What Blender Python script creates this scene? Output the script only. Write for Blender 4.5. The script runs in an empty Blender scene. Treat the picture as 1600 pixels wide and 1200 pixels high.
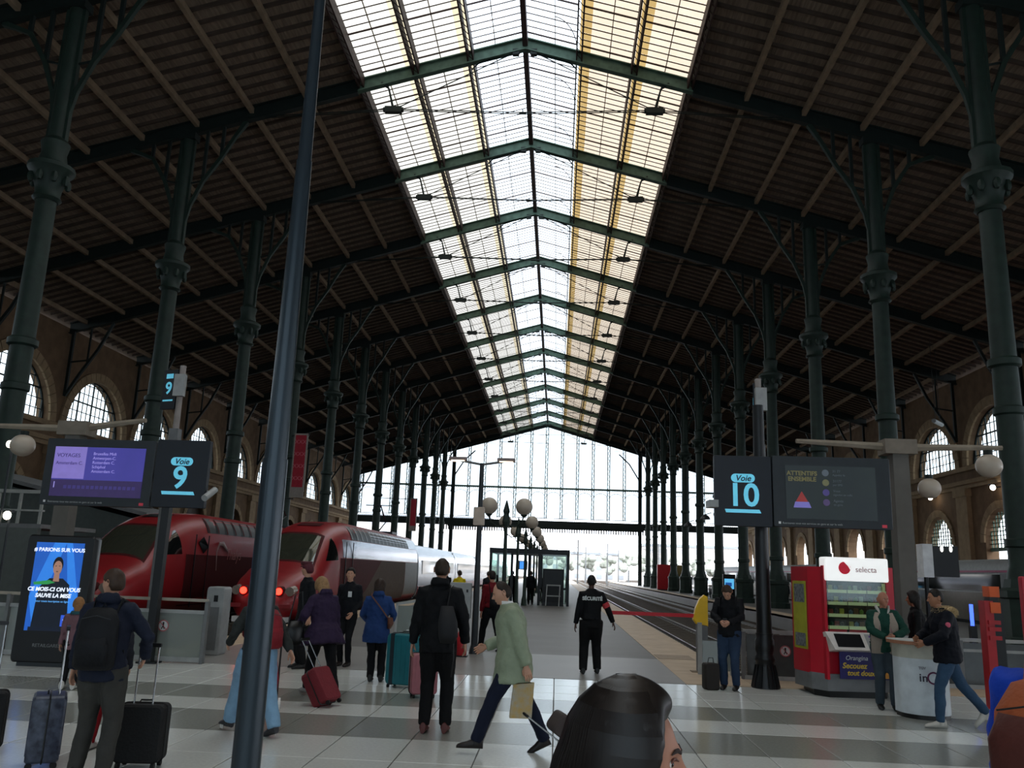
import bpy, bmesh, math, random
from mathutils import Vector, Matrix, Euler
random.seed(7)
PI = math.pi
COL = bpy.context.scene.collection
SC = bpy.context.scene

# ---------------------------------------------------------------- camera, sky, exposure
def make_camera():
    yaw, pitch, roll = .0597, .2179, .0365
    f = Vector((-math.sin(yaw)*math.cos(pitch), math.cos(yaw)*math.cos(pitch), math.sin(pitch)))
    r = Vector((math.cos(yaw), math.sin(yaw), 0)); u = r.cross(f)
    r2 = r*math.cos(roll)+u*math.sin(roll); u2 = -r*math.sin(roll)+u*math.cos(roll)
    cd = bpy.data.cameras.new('camera'); cam = bpy.data.objects.new('camera', cd); COL.objects.link(cam)
    m = Matrix((r2, u2, -f)).transposed().to_4x4(); m.translation = (0, 0, 1.8)
    cam.matrix_world = m; cd.sensor_width = 36; cd.lens = 1313.4/1600*36
    cd.clip_start = .05; cd.clip_end = 2000
    SC.camera = cam
make_camera()
w = bpy.data.worlds.new('overcast_sky'); SC.world = w; w.use_nodes = True
_n = w.node_tree; _bg = _n.nodes['Background']
_tc = _n.nodes.new('ShaderNodeTexCoord'); _sx = _n.nodes.new('ShaderNodeSeparateXYZ'); _cr = _n.nodes.new('ShaderNodeValToRGB')
_n.links.new(_tc.outputs['Generated'], _sx.inputs[0]); _n.links.new(_sx.outputs['Z'], _cr.inputs[0])
_cr.color_ramp.elements[0].color = (.80, .86, .95, 1); _cr.color_ramp.elements[1].color = (.95, .98, 1, 1)
_n.links.new(_cr.outputs[0], _bg.inputs['Color']); _bg.inputs['Strength'].default_value = 5.4
SC.view_settings.view_transform = 'Standard'; SC.view_settings.look = 'None'
SC.view_settings.exposure = 0.18; SC.view_settings.gamma = 1.0; SC.view_settings.use_curve_mapping = False
SC.cycles.max_bounces = 6; SC.cycles.diffuse_bounces = 3; SC.cycles.glossy_bounces = 3
SC.cycles.transmission_bounces = 4; SC.cycles.transparent_max_bounces = 12; SC.cycles.use_denoising = True
SC.cycles.sample_clamp_indirect = 4; SC.cycles.caustics_reflective = False; SC.cycles.caustics_refractive = False

# ---------------------------------------------------------------- helpers
def lin(h):
    h = h.lstrip('#'); c = [int(h[i:i+2], 16)/255 for i in (0, 2, 4)]
    return tuple(x/12.92 if x <= .04045 else ((x+.055)/1.055)**2.4 for x in c)+(1,)
MATS = {}
def mat(name, hexc, rough=.6, metal=0, spec=.4, var=.12, scale=6, bump=0, bscale=40, emis=0, alpha=None, coat=0, hex2=None, stretch=None):
    if name in MATS: return MATS[name]
    m = bpy.data.materials.new(name); m.use_nodes = True; nt = m.node_tree; p = nt.nodes['Principled BSDF']
    c = lin(hexc); p.inputs['Roughness'].default_value = rough; p.inputs['Metallic'].default_value = metal
    p.inputs['Specular IOR Level'].default_value = spec; p.inputs['Coat Weight'].default_value = coat
    tc = nt.nodes.new('ShaderNodeTexCoord'); src = tc.outputs['Object']
    if stretch:
        mp = nt.nodes.new('ShaderNodeMapping'); mp.inputs['Scale'].default_value = stretch
        nt.links.new(src, mp.inputs[0]); src = mp.outputs[0]
    if var or hex2:
        no = nt.nodes.new('ShaderNodeTexNoise'); no.inputs['Scale'].default_value = scale; no.inputs['Detail'].default_value = 4
        nt.links.new(src, no.inputs['Vector'])
        cr = nt.nodes.new('ShaderNodeValToRGB'); cr.color_ramp.elements[0].position = .3; cr.color_ramp.elements[1].position = .7
        c2 = lin(hex2) if hex2 else tuple(min(1, x*(1+var)) for x in c[:3])+(1,)
        cr.color_ramp.elements[0].color = c if hex2 else tuple(x*(1-var) for x in c[:3])+(1,)
        cr.color_ramp.elements[1].color = c2
        nt.links.new(no.outputs['Fac'], cr.inputs[0]); nt.links.new(cr.outputs[0], p.inputs['Base Color'])
    else: p.inputs['Base Color'].default_value = c
    if bump:
        nb = nt.nodes.new('ShaderNodeTexNoise'); nb.inputs['Scale'].default_value = bscale
        nt.links.new(src, nb.inputs['Vector'])
        b = nt.nodes.new('ShaderNodeBump'); b.inputs['Strength'].default_value = bump; b.inputs['Distance'].default_value = .02
        nt.links.new(nb.outputs['Fac'], b.inputs['Height']); nt.links.new(b.outputs[0], p.inputs['Normal'])
    if emis:
        p.inputs['Emission Color'].default_value = c; p.inputs['Emission Strength'].default_value = emis
    MATS[name] = m; return m
def glassmat(name, hexc, gloss=.08, rough=.05, dirt=0, milk=0):
    if name in MATS: return MATS[name]
    m = bpy.data.materials.new(name); m.use_nodes = True; nt = m.node_tree; nt.nodes.clear()
    o = nt.nodes.new('ShaderNodeOutputMaterial'); t = nt.nodes.new('ShaderNodeBsdfTransparent'); g = nt.nodes.new('ShaderNodeBsdfGlossy')
    g.inputs['Roughness'].default_value = rough; mx = nt.nodes.new('ShaderNodeMixShader'); mx.inputs[0].default_value = gloss
    c = lin(hexc); t.inputs[0].default_value = c
    if dirt:
        tc = nt.nodes.new('ShaderNodeTexCoord'); no = nt.nodes.new('ShaderNodeTexNoise'); no.inputs['Scale'].default_value = .7; no.inputs['Detail'].default_value = 8
        nt.links.new(tc.outputs['Object'], no.inputs['Vector'])
        cr = nt.nodes.new('ShaderNodeValToRGB'); cr.color_ramp.elements[0].position = .35; cr.color_ramp.elements[1].position = .65
        cr.color_ramp.elements[0].color = (c[0]*(1-dirt*.6), c[1]*(1-dirt*.8), c[2]*(1-dirt), 1); cr.color_ramp.elements[1].color = c
        nt.links.new(no.outputs['Fac'], cr.inputs[0]); nt.links.new(cr.outputs[0], t.inputs[0])
    nt.links.new(t.outputs[0], mx.inputs[1]); nt.links.new(g.outputs[0], mx.inputs[2])
    last = mx
    if milk:
        d = nt.nodes.new('ShaderNodeBsdfDiffuse'); d.inputs[0].default_value = (.6, .65, .62, 1)
        m2 = nt.nodes.new('ShaderNodeMixShader'); m2.inputs[0].default_value = milk
        nt.links.new(mx.outputs[0], m2.inputs[1]); nt.links.new(d.outputs[0], m2.inputs[2]); last = m2
    nt.links.new(last.outputs[0], o.inputs[0]); MATS[name] = m; return m

class MB:
    """collects vertices and faces, then links them as one mesh object"""
    def __init__(s): s.v = []; s.f = []; s.T = None
    def add(s, vs, fs):
        b = len(s.v)
        if s.T is not None: vs = [s.T @ Vector(p) for p in vs]
        s.v += [tuple(p) for p in vs]; s.f += [tuple(b+i for i in f) for f in fs]; return s
    def box(s, x0, x1, y0, y1, z0, z1):
        return s.add([(x0,y0,z0),(x1,y0,z0),(x1,y1,z0),(x0,y1,z0),(x0,y0,z1),(x1,y0,z1),(x1,y1,z1),(x0,y1,z1)],
                     [(0,3,2,1),(4,5,6,7),(0,1,5,4),(1,2,6,5),(2,3,7,6),(3,0,4,7)])
    def rbox(s, x0, x1, y0, y1, z0, z1, r=.02, n=3):
        """box with corners rounded in the xz outline and small chamfer front/back"""
        pts = []
        for cx, cz, a0 in ((x1-r, z1-r, 0), (x0+r, z1-r, 90), (x0+r, z0+r, 180), (x1-r, z0+r, 270)):
            for k in range(n+1):
                a = math.radians(a0+90*k/n); pts.append((cx+r*math.cos(a), cz+r*math.sin(a)))
        return s.prism(pts, y0, y1, ch=min(r, (y1-y0)/2)*.4)
    def prism(s, pts, y0, y1, ch=0):
        n = len(pts); vs = []; cx = sum(p[0] for p in pts)/n; cz = sum(p[1] for p in pts)/n
        lay = [(y0, ch), (y0+ch, 0), (y1-ch, 0), (y1, ch)] if ch else [(y0, 0), (y1, 0)]
        for y, c in lay:
            for x, z in pts:
                d = math.hypot(x-cx, z-cz) or 1; k = 1-c/d; vs.append((cx+(x-cx)*k, y, cz+(z-cz)*k))
        L = len(lay); fs = [tuple(reversed(range(n)))[::-1], tuple(reversed([(L-1)*n+i for i in range(n)]))]
        for l in range(L-1):
            for i in range(n):
                j = (i+1) % n; fs.append((l*n+i, l*n+j, (l+1)*n+j, (l+1)*n+i)[::-1])
        return s.add(vs, fs)
    def tube(s, path, rad, n=8, asp=1, up=None, caps=True):
        P = [Vector(p) for p in path]; R = rad if isinstance(rad, (list, tuple)) else [rad]*len(P)
        vs = []; prev = None
        for i, p in enumerate(P):
            t = (P[min(i+1, len(P)-1)]-P[max(i-1, 0)]).normalized()
            if prev is None:
                a = Vector(up) if up else (Vector((0,0,1)) if abs(t.z) < .9 else Vector((0,1,0)))
                prev = (a-t*a.dot(t)).normalized()
            else: prev = (prev-t*prev.dot(t)).normalized()
            q = t.cross(prev)
            for k in range(n):
                an = 2*PI*k/n+PI/n; vs.append(p+prev*math.cos(an)*R[i]+q*math.sin(an)*R[i]*asp)
        fs = []
        for i in range(len(P)-1):
            for k in range(n):
                j = (k+1) % n; fs.append((i*n+k, i*n+j, (i+1)*n+j, (i+1)*n+k))
        if caps: fs += [tuple(range(n))[::-1], tuple((len(P)-1)*n+k for k in range(n))]
        return s.add(vs, fs)
    def lathe(s, c, prof, n=16, sq=None):
        vs = []; L = len(prof)
        for r, z in prof:
            for k in range(n):
                a = 2*PI*(k+.5)/n; vs.append((c[0]+r*math.cos(a), c[1]+r*math.sin(a), c[2]+z))
        fs = [(i*n+k, i*n+(k+1) % n, (i+1)*n+(k+1) % n, (i+1)*n+k) for i in range(L-1) for k in range(n)]
        fs += [tuple(range(n))[::-1], tuple((L-1)*n+k for k in range(n))]
        return s.add(vs, fs)
    def ball(s, c, r, n=14, m=9):
        if not isinstance(r, (tuple, list)): r = (r, r, r)
        vs = [(c[0], c[1], c[2]-r[2])]
        for i in range(1, m):
            e = -PI/2+PI*i/m
            for k in range(n):
                a = 2*PI*k/n; vs.append((c[0]+r[0]*math.cos(e)*math.cos(a), c[1]+r[1]*math.cos(e)*math.sin(a), c[2]+r[2]*math.sin(e)))
        vs.append((c[0], c[1], c[2]+r[2])); T = len(vs)-1
        fs = [(0, 1+(k+1) % n, 1+k) for k in range(n)]
        for i in range(m-2):
            for k in range(n):
                a = 1+i*n; j = (k+1) % n; fs.append((a+k, a+j, a+n+j, a+n+k))
        a = 1+(m-2)*n; fs += [(a+k, a+(k+1) % n, T) for k in range(n)]
        return s.add(vs, fs)
    def loft(s, rings):
        """rings: list of (centre, rx, ry, axis_x, axis_y) -> closed loft of ellipses, 16 sided"""
        n = 16; vs = []
        for c, rx, ry, ax, ay in rings:
            for k in range(n):
                a = 2*PI*k/n; vs.append(Vector(c)+Vector(ax)*rx*math.cos(a)+Vector(ay)*ry*math.sin(a))
        L = len(rings); fs = [(i*n+k, i*n+(k+1) % n, (i+1)*n+(k+1) % n, (i+1)*n+k) for i in range(L-1) for k in range(n)]
        fs += [tuple(range(n))[::-1], tuple((L-1)*n+k for k in range(n))]
        return s.add(vs, fs)
    def mesh(s, name, m=None, smooth=None):
        me = bpy.data.meshes.new(name); me.from_pydata(s.v, [], s.f)
        if m: me.materials.append(m)
        if smooth: 
            for p in me.polygons: p.use_smooth = True
            if smooth != 'all':
                try: me.set_sharp_from_angle(angle=math.radians(smooth if smooth is not True else 40))
                except Exception: pass
        me.update(); return me
    def build(s, name, m, parent=None, smooth=None, kind=None, loc=None):
        return link(name, s.mesh(name, m, smooth), parent, kind, loc)
def link(name, me, parent=None, kind=None, loc=None, rot=None):
    o = bpy.data.objects.new(name, me); COL.objects.link(o)
    if parent: o.parent = parent
    if loc: o.location = loc
    if rot: o.rotation_euler = rot
    if kind: o['kind'] = kind
    return o
def struct(name, mb, m, smooth=None, parent=None):
    return mb.build(name, m, parent, smooth, kind=None if parent else 'structure')
def tag(o, label, cat, group=None):
    o['label'] = label; o['category'] = cat
    if group: o['group'] = group
    return o
def thing(name, label, cat, loc=(0,0,0), rz=0, group=None, rot=None):
    o = bpy.data.objects.new(name, None); COL.objects.link(o); o.empty_display_size = .1
    o.location = loc; o.rotation_euler = rot or (0, 0, rz)
    return tag(o, label, cat, group)
KIDS = {}
def dup(root, loc, label, rz=None, group=None):
    r = root.copy(); COL.objects.link(r); r.location = loc; r['label'] = label
    if rz is not None: r.rotation_euler = (0, 0, rz)
    if group: r['group'] = group
    for ch in root.children:
        c = ch.copy(); COL.objects.link(c); c.parent = r
        for g in ch.children:
            d = g.copy(); COL.objects.link(d); d.parent = c
    return r
ORD = ['first', 'second', 'third', 'fourth', 'fifth', 'sixth', 'seventh', 'eighth', 'ninth', 'tenth', 'eleventh', 'twelfth', 'thirteenth', 'fourteenth', 'fifteenth', 'sixteenth']
def text(s, size, loc, m, parent, rot=(PI/2, 0, 0), name='lettering', ext=.002, align='CENTER', sx=1, shear=0, bold=0):
    cu = bpy.data.curves.new(name, 'FONT'); cu.body = s; cu.size = size; cu.extrude = ext; cu.align_x = align; cu.align_y = 'CENTER'
    cu.shear = shear; cu.offset = bold; cu.resolution_u = 4
    o = bpy.data.objects.new(name, cu); COL.objects.link(o)
    me = bpy.data.meshes.new_from_object(o.evaluated_get(bpy.context.evaluated_depsgraph_get())); bpy.data.objects.remove(o)
    me.materials.clear(); me.materials.append(m)
    t = link(name, me, parent); t.location = loc; t.rotation_euler = rot; t.scale = (sx, 1, 1); return t
def fuse(mb, voxel, smooth=3, fold=0, fscale=.12):
    """melts overlapping closed shells into one continuous skin"""
    me = mb.mesh('tmp'); o = bpy.data.objects.new('tmp', me); COL.objects.link(o)
    md = o.modifiers.new('r', 'REMESH'); md.mode = 'VOXEL'; md.voxel_size = voxel; md.use_smooth_shade = True
    sm = o.modifiers.new('s', 'SMOOTH'); sm.factor = .5; sm.iterations = smooth
    if fold:
        tx = bpy.data.textures.get('folds') or bpy.data.textures.new('folds', 'CLOUDS'); tx.noise_scale = fscale; tx.noise_depth = 2
        dp = o.modifiers.new('d', 'DISPLACE'); dp.texture = tx; dp.strength = fold; dp.texture_coords = 'LOCAL'
    out = bpy.data.meshes.new_from_object(o.evaluated_get(bpy.context.evaluated_depsgraph_get()))
    bpy.data.objects.remove(o); return out
def join_meshes(meshes, name):
    bm = bmesh.new()
    for me, T in meshes:
        b2 = bmesh.new(); b2.from_mesh(me)
        if T is not None: b2.transform(T)
        t = bpy.data.meshes.new('t'); b2.to_mesh(t); b2.free(); bm.from_mesh(t); bpy.data.meshes.remove(t)
    out = bpy.data.meshes.new(name); bm.to_mesh(out); bm.free()
    for p in out.polygons: p.use_smooth = True
    return out

# ---------------------------------------------------------------- materials
GREEN = mat('painted_iron_green', '1b2c25', .55, 0, .4, .25, 3)
GREENL = mat('iron_pale_green_and_skylit', '4c6355', .6, 0, .3, .25, 3)
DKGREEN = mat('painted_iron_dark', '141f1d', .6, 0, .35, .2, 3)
BROWNI = mat('brown_iron', '3c2a27', .6, 0, .3, .2, 3)
WOOD = mat('roof_boards', '796a5c', .85, 0, .1, .3, 1.5, .5, 9, stretch=(8, .5, 8))
JOIST = mat('joist_timber_shaded', '4a3f38', .85, 0, .1, .2, 2)  # darker than the boards: joist shading is put into the colour
PURL = mat('purlin_timber', '85735f', .8, 0, .15, .2, 2)
STONE = mat('dressed_stone', '6c5743', .85, 0, .15, .2, 1.2, .3, 12)
STONEL = mat('pale_stone_trim', '8f7a60', .85, 0, .15, .15, 2)
ASPH = mat('platform_asphalt', '625f5c', .5, 0, .4, .12, .8)
ASPHL = mat('platform_pale_asphalt', '858380', .42, 0, .4, .08, .8)
TILEW = mat('pale_granite_tile', 'd0d2cd', .17, 0, .5, .06, 30)
TILED = mat('dark_granite_tile', '8b8d86', .2, 0, .5, .08, 30)
JOINT = mat('tile_joint', '5f605c', .8, 0, .2, .1)
BEIGE = mat('beige_edge_stone', 'b8a48c', .6, 0, .25, .12, 2)
BALLAST = mat('ballast', '3b332c', .95, 0, .1, .5, 14, .8, 30)
STEEL = mat('rail_steel', '84807c', .35, .8, .5, .1)
SLEEP = mat('concrete_sleeper', '5b534a', .9)
BLACK = mat('black_plastic', '0b0c0e', .4)
NAVY = mat('sign_navy', '11161f', .45)
CHAR = mat('charcoal_metal', '23282c', .45)
GREY = mat('grey_painted_metal', '6d6f70', .5)
GREYL = mat('pale_grey_metal', '9a9c9b', .45)
CHROME = mat('brushed_chrome', 'b0b2b4', .25, .9)
WHITE = mat('white_paint', 'd8d8d6', .4)
RUBBER = mat('rubber', '121212', .7)
GLOBE = mat('opal_globe', 'b7aa9a', .35, 0, .4, .05)
CYAN = mat('sign_cyan', '6fd0ee', .5, emis=.34)
GL = glassmat('clear_glass', 'd5e2dc', .07, .03)
GLB = glassmat('barrier_glass', 'a8b4ae', .10, .04, milk=.3)
# ================================================================ THE HALL
XC, HW, HALF, ZR, SL = -2.2, 16.66, 33.8, 28.0, .285
XW0, XW1 = XC-HALF, XC+HALF
YB, YE = -12.5, 147.5
def zr(x): return ZR-SL*abs(x-XC)
PX = [2.72*k for k in range(0, 13)]
# ---- floor and tiles
fl = MB(); fl.box(-36, 31.6, -12.5, 15.3, -.3, -.012)
floor = struct('floor', fl, JOINT)
rows = [(6.35, 7.4, 0), (7.4, 8.44, 0), (8.44, 9.5, 0), (9.5, 10.78, 1), (10.78, 11.63, 0), (11.63, 12.8, 1), (12.8, 13.5, 0), (13.5, 14.4, 0), (14.4, 15.3, 0)]
tile_me = {}
far_t = {0: MB(), 1: MB()}
for y0, y1, k in rows:
    n = 0
    for i in range(-45, 42):
        x0 = i*.75
        if -6.8-(y0-6.4)*.35 <= x0 <= 6+(y0-6.4)*.35:
            key = (k, round(y1-y0, 2))
            if key not in tile_me:
                d = y1-y0; g = .006; b = MB()
                b.add([(g,g,-.03),(.75-g,g,-.03),(.75-g,d-g,-.03),(g,d-g,-.03),(g,g,-.003),(.75-g,g,-.003),(.75-g,d-g,-.003),(g,d-g,-.003),
                       (g+.004,g+.004,0),(.746-g,g+.004,0),(.746-g,d-g-.004,0),(g+.004,d-g-.004,0)],
                      [(0,1,5,4),(1,2,6,5),(2,3,7,6),(3,0,4,7),(4,5,9,8),(5,6,10,9),(6,7,11,10),(7,4,8,11),(8,9,10,11)])
                tile_me[key] = b.mesh('tile', TILED if k else TILEW)
            link('tile', tile_me[key], floor, loc=(x0, y0, 0))
        else: far_t[k].box(x0+.006, x0+.744, y0+.006, y1-.006, -.02, 0)
for j in range(-12, 6):
    for i in range(-30, 28): far_t[0].box(i*1.1+.006, i*1.1+1.094, j*1.05+.056, j*1.05+1.094, -.02, 0)
far_t[0].build('tile', TILEW, floor, kind='stuff'); far_t[1].build('tile', TILED, floor, kind='stuff')
# ---- platforms
def platform(name, x0, x1, y0, y1, edges):
    o = struct(name, MB().box(x0, x1, y0, y1, -1.1, -.002), ASPH)
    for ex0, ex1 in edges:
        y = y0; k = 0
        b = MB(); st = MB()
        while y < y1:
            (link('edging_slab', None, o) if False else None)
            if k < 26: MB().box(ex0, ex1, y+.006, y+1.994, -.12, .006).build('edging_slab', BEIGE, o)
            else: st.box(ex0, ex1, y+.01, y+1.99, -.12, .006)
            y += 2; k += 1
        if st.v: st.build('edging_slab', BEIGE, o, kind='stuff')
    return o
pc = platform('platform_centre', -7.9, 3.42, 15.3, 200, [(2.26, 3.44), (-7.92, -6.9)])
MB().box(-6.9, 2.26, 15.3, 19.5, -.05, .004).build('pale_strip', ASPHL, pc)
# darker repair slab and drain slot
MB().box(2.3, 3.1, 19.6, 20.6, -.02, .012).build('access_cover', mat('cover_stone', '9a8a78', .8), pc)
pr = platform('platform_right', 12.0, 21.2, 26, 200, [(12.0, 12.9)])
pl = platform('platform_left', -27, -16.4, 22, 200, [(-17.3, -16.4)])
struct('concourse_right', MB().box(3.46, 31.6, 15.3, 16.9, -1.1, -.002).box(3.46, 31.6, 15.3, 15.9, -.05, .006), BEIGE)
struct('concourse_left', MB().box(-36, -7.92, 15.3, 17, -1.1, -.002).box(-36, -27, 17, 200, -1.1, -.002), ASPHL)
struct('platform_far_right', MB().box(26, 31.6, 16.9, 200, -1.1, -.002).box(12.2, 21.2, 16.9, 26, -1.1, -.02), ASPH)
tb = struct('track_bed', MB().box(-60, 60, 16.9, 420, -1.4, -.74), BALLAST)
def track(xc, y0, nm='railway_track'):
    o = bpy.data.objects.new(nm, None); COL.objects.link(o); o['kind'] = 'structure'; o.location = (xc, 0, 0)
    for s in (-.75, .75):
        MB().box(s-.035, s+.035, y0, 300, -.63, -.56).box(s-.07, s+.07, y0, 300, -.7, -.685).box(s-.012, s+.012, y0, 300, -.685, -.63).build('rail', STEEL, o)
    sl = MB(); n = 0; y = y0
    sm = MB().box(-1.25, 1.25, -.12, .12, -.76, -.68).mesh('sleeper', SLEEP)
    while y < 300:
        if y < 55: link('sleeper', sm, o, loc=(0, y, 0))
        else: sl.box(-1.25, 1.25, y-.12, y+.12, -.76, -.68)
        y += .75
    sl.build('sleeper', SLEEP, o, kind='stuff')
for xc in (-9.5, -14.0, 5.55, 9.8, 23.0): track(xc, 18.5)

# ---- side walls with lower arcade and semicircular windows
def arch_wall(name, X, sgn):
    T = .9; m = MB(); n = 26
    def strip(us, lo, hi):
        for j in range(len(us)-1):
            a, b = us[j], us[j+1]; l0, l1, h0, h1 = lo[j], lo[j+1], hi[j], hi[j+1]
            if max(h0-l0, h1-l1) <= 1e-4: continue
            i0, i1 = X, X+sgn*T
            m.add([(i0,a,l0),(i0,b,l1),(i0,b,h1),(i0,a,h0),(i1,a,l0),(i1,b,l1),(i1,b,h1),(i1,a,h0)], [(0,1,2,3),(7,6,5,4),(4,5,1,0),(3,2,6,7)])
    for c in [2.5+10*k for k in range(-1, 15)]:
        R, zs = 4.0, 10.9; w1, s1 = 2.4, 5.0
        us = [-5, -R]+[-R*math.cos(PI*j/n) for j in range(1, n)]+[R, 5]
        top = [17.95]*len(us)
        win = [zs+math.sqrt(max(0, R*R-u*u)) if abs(u) <= R else zs for u in us]
        Y = [c+u for u in us]
        strip(Y, win, top)
        us2 = [-5, -w1-.001, -w1]+[-w1*math.cos(PI*j/14) for j in range(1, 14)]+[w1, w1+.001, 5]
        lo = [s1+math.sqrt(max(0, w1*w1-u*u)) if abs(u) <= w1 else -1 for u in us2]
        strip([c+u for u in us2], lo, [zs]*len(us2))
        for s in (-1, 1): m.box(min(X, X+sgn*T), max(X, X+sgn*T), c+s*w1-.001, c+s*w1+.001, -1, s1)
    o = struct(name, m, STONE)
    # parts: surround, cornice, pilaster, sill
    sr = MB()
    for j in range(21):
        a0, a1 = PI*j/21, PI*(j+.93)/21
        v = []
        for a in (a0, a1):
            for r in (4.0, 4.72):
                for d in (0, -sgn*.16): v.append((d, -r*math.cos(a), r*math.sin(a)))
        sr.add(v, [(1,3,7,5),(0,1,5,4),(2,6,7,3),(0,2,3,1),(4,5,7,6)])
    sme = sr.mesh('window_surround', STONEL)
    pil = MB(); x0, x1 = sorted((0, -sgn*.35)); pil.box(x0, x1, -.9, .9, -1, 9.2); x0, x1 = sorted((0, -sgn*.5)); pil.box(x0, x1, -1.05, 1.05, 8.6, 9.2).box(x0, x1, -1.05, 1.05, -1, .9)
    pme = pil.mesh('pilaster', STONEL)
    ar = MB()
    for j in range(13):
        a0, a1 = PI*j/13, PI*(j+.93)/13; v = []
        for a in (a0, a1):
            for r in (2.4, 2.95):
                for d in (0, -sgn*.12): v.append((d, -r*math.cos(a), r*math.sin(a)))
        ar.add(v, [(1,3,7,5),(0,1,5,4),(2,6,7,3),(0,2,3,1),(4,5,7,6)])
    ame = ar.mesh('arch_surround', STONEL)
    for c in [2.5+10*k for k in range(-1, 15)]:
        link('window_surround', sme, o, loc=(X, c, 10.9)); link('pilaster', pme, o, loc=(X, c+5, 0)); link('arch_surround', ame, o, loc=(X, c, 5.0))
    x0, x1 = sorted((X, X-sgn*.45)); xa, xb = sorted((X, X-sgn*.25))
    MB().box(x0, x1, YB, YE, 9.5, 9.8).box(xa, xb, YB, YE, 9.2, 9.5).box(xa, xb, YB, YE, 10.55, 10.9).build('cornice', STONEL, o)
    return o
arch_wall('wall_left', XW0, -1); arch_wall('wall_right', XW1, 1)
# windows
def side_windows(X, sgn, start):
    R = 4.0; b = MB()
    for k in range(-6, 7):
        u = k*.62; h = math.sqrt(max(0, R*R-u*u)); r = .05 if k % 3 == 0 else .028
        b.box(-r, r, u-r, u+r, 0, h)
    for j in range(6):
        z = j*.72+.02; w = math.sqrt(max(0, R*R-z*z)); r = .05 if j % 3 == 0 else .028
        b.box(-r, r, -w, w, z-r, z+r)
    bars = b.mesh('glazing_bars', DKGREEN)
    fr = MB(); fr.tube([(0, -R*math.cos(PI*j/24), R*math.sin(PI*j/24)) for j in range(25)], .1, 6); frm = fr.mesh('window_frame', DKGREEN)
    g = MB(); g.add([(0, -R*math.cos(PI*j/24), R*math.sin(PI*j/24)) for j in range(25)], [tuple(range(25))]); gm = g.mesh('pane', glassmat('side_glass', 'b6c2c6', .05, .05, .25))
    k0 = start
    for c in [2.5+10*k for k in range(-1, 15)]:
        o = bpy.data.objects.new('window_%d' % k0, None); COL.objects.link(o); o['kind'] = 'structure'; o.location = (X+sgn*.45, c, 10.92)
        link('window_frame', frm, o); link('pane', gm, o); q = link('glazing_bars', bars, o); q['kind'] = 'stuff'; k0 += 1
side_windows(XW0, -1, 1); side_windows(XW1, 1, 17)
# grilles in lower arches of the nearest right bays
for c in (52.5, 62.5, 72.5):
    g = MB()
    for k in range(12): g.box(-.04, .04, -2.4+k*.42, -2.34+k*.42, 0, 2.6)
    for k in range(9): g.box(-.05, .05, -2.4, 2.4, .3*k, .3*k+.06)
    g.box(-.1, .1, -2.4, 2.4, -.2, 0)
    g.build('arch_grille', GREENL, bpy.data.objects['wall_right'], loc=(XW1+.4, c, 4.6))
for c in [2.5+10*k for k in range(-1, 15)]:
    d = MB(); d.box(-.06, .06, -2.5, 2.5, -1, 7.5)  # added brown panel blocks the left arch so the arcade stays dark
    d.build('arch_blocker', mat('blocker_brown', '3a2e26', .7), bpy.data.objects['wall_left'], loc=(XW0-.5, c, 0))
# back facade behind the camera
bw = MB(); 
for x0, x1 in ((XW0, -28), (-20, -14), (10, 16), (24, XW1)): bw.box(x0, x1, -13.4, -12.5, -1, 18)
for x0, x1 in ((-28, -20), (16, 24), (-14, 10)): bw.box(x0, x1, -13.4, -12.5, 11, 18).box(x0, x1, -13.4, -12.5, -1, .9)
bw.add([(XW0, -12.5, 18), (XW1, -12.5, 18), (XC, -12.5, 28)], [(0, 1, 2)])
wb = struct('wall_back', bw, STONE)
for x0, x1 in ((-28, -20), (16, 24), (-14, 10)):
    MB().add([(x0, -13, .9), (x1, -13, .9), (x1, -13, 11), (x0, -13, 11)], [(0, 1, 2, 3)]).build('pane', glassmat('facade_glass', '8a9498', .06), wb)

# ---- roof deck, joists, purlins
deck = MB()
for s in (-1, 1):
    xa, xb = XC+s*8.16, XC+s*(HALF+.9)
    deck.add([(xa,YB,zr(xa)),(xb,YB,zr(xb)),(xb,YE,zr(xb)),(xa,YE,zr(xa)),(xa,YB,zr(xa)+.12),(xb,YB,zr(xb)+.12),(xb,YE,zr(xb)+.12),(xa,YE,zr(xa)+.12)],
             [(0,1,2,3),(7,6,5,4),(0,4,5,1),(1,5,6,2),(2,6,7,3),(3,7,4,0)])
ceiling = struct('ceiling', deck, WOOD)
TY = [-2.5+10*k for k in range(15)]            # truss lines -2.5 ... 137.5, plus gable
jm = {}
for s in (-1, 1):
    xa, xb = XC+s*8.2, XC+s*HALF; v = []
    for x in (xa, xb):
        for y in (-.06, .06):
            for z in (-.16, 0): v.append((x, y, zr(x)+z))
    jm[s] = MB().add(v, [(0,1,3,2),(4,6,7,5),(0,4,5,1),(2,3,7,6),(0,2,6,4)]).mesh('joist', JOIST)
stf = MB()
for s in (-1, 1):
    for t in TY[2:]+[YE]:
        for k in range(1, 12):
            y = t-10+k*10/12
            if y < 14: continue
            if 24 < y < 135 : link('joist', jm[s], ceiling, loc=(0, y, 0))
            else: 
                for vv in (0,): stf.add([(p.co.x, p.co.y+y, p.co.z) for p in jm[s].vertices], [tuple(p.vertices) for p in jm[s].polygons])
stf.build('joist', JOIST, ceiling, kind='stuff')
for s in (-1, 1):
    for k in range(4, 13):
        x = XC+s*2.72*k; z = zr(x)
        b = MB(); b.box(x-.1, x+.1, YB, YE, z-.42, z-.13); b.build('purlin', PURL, ceiling)
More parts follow.
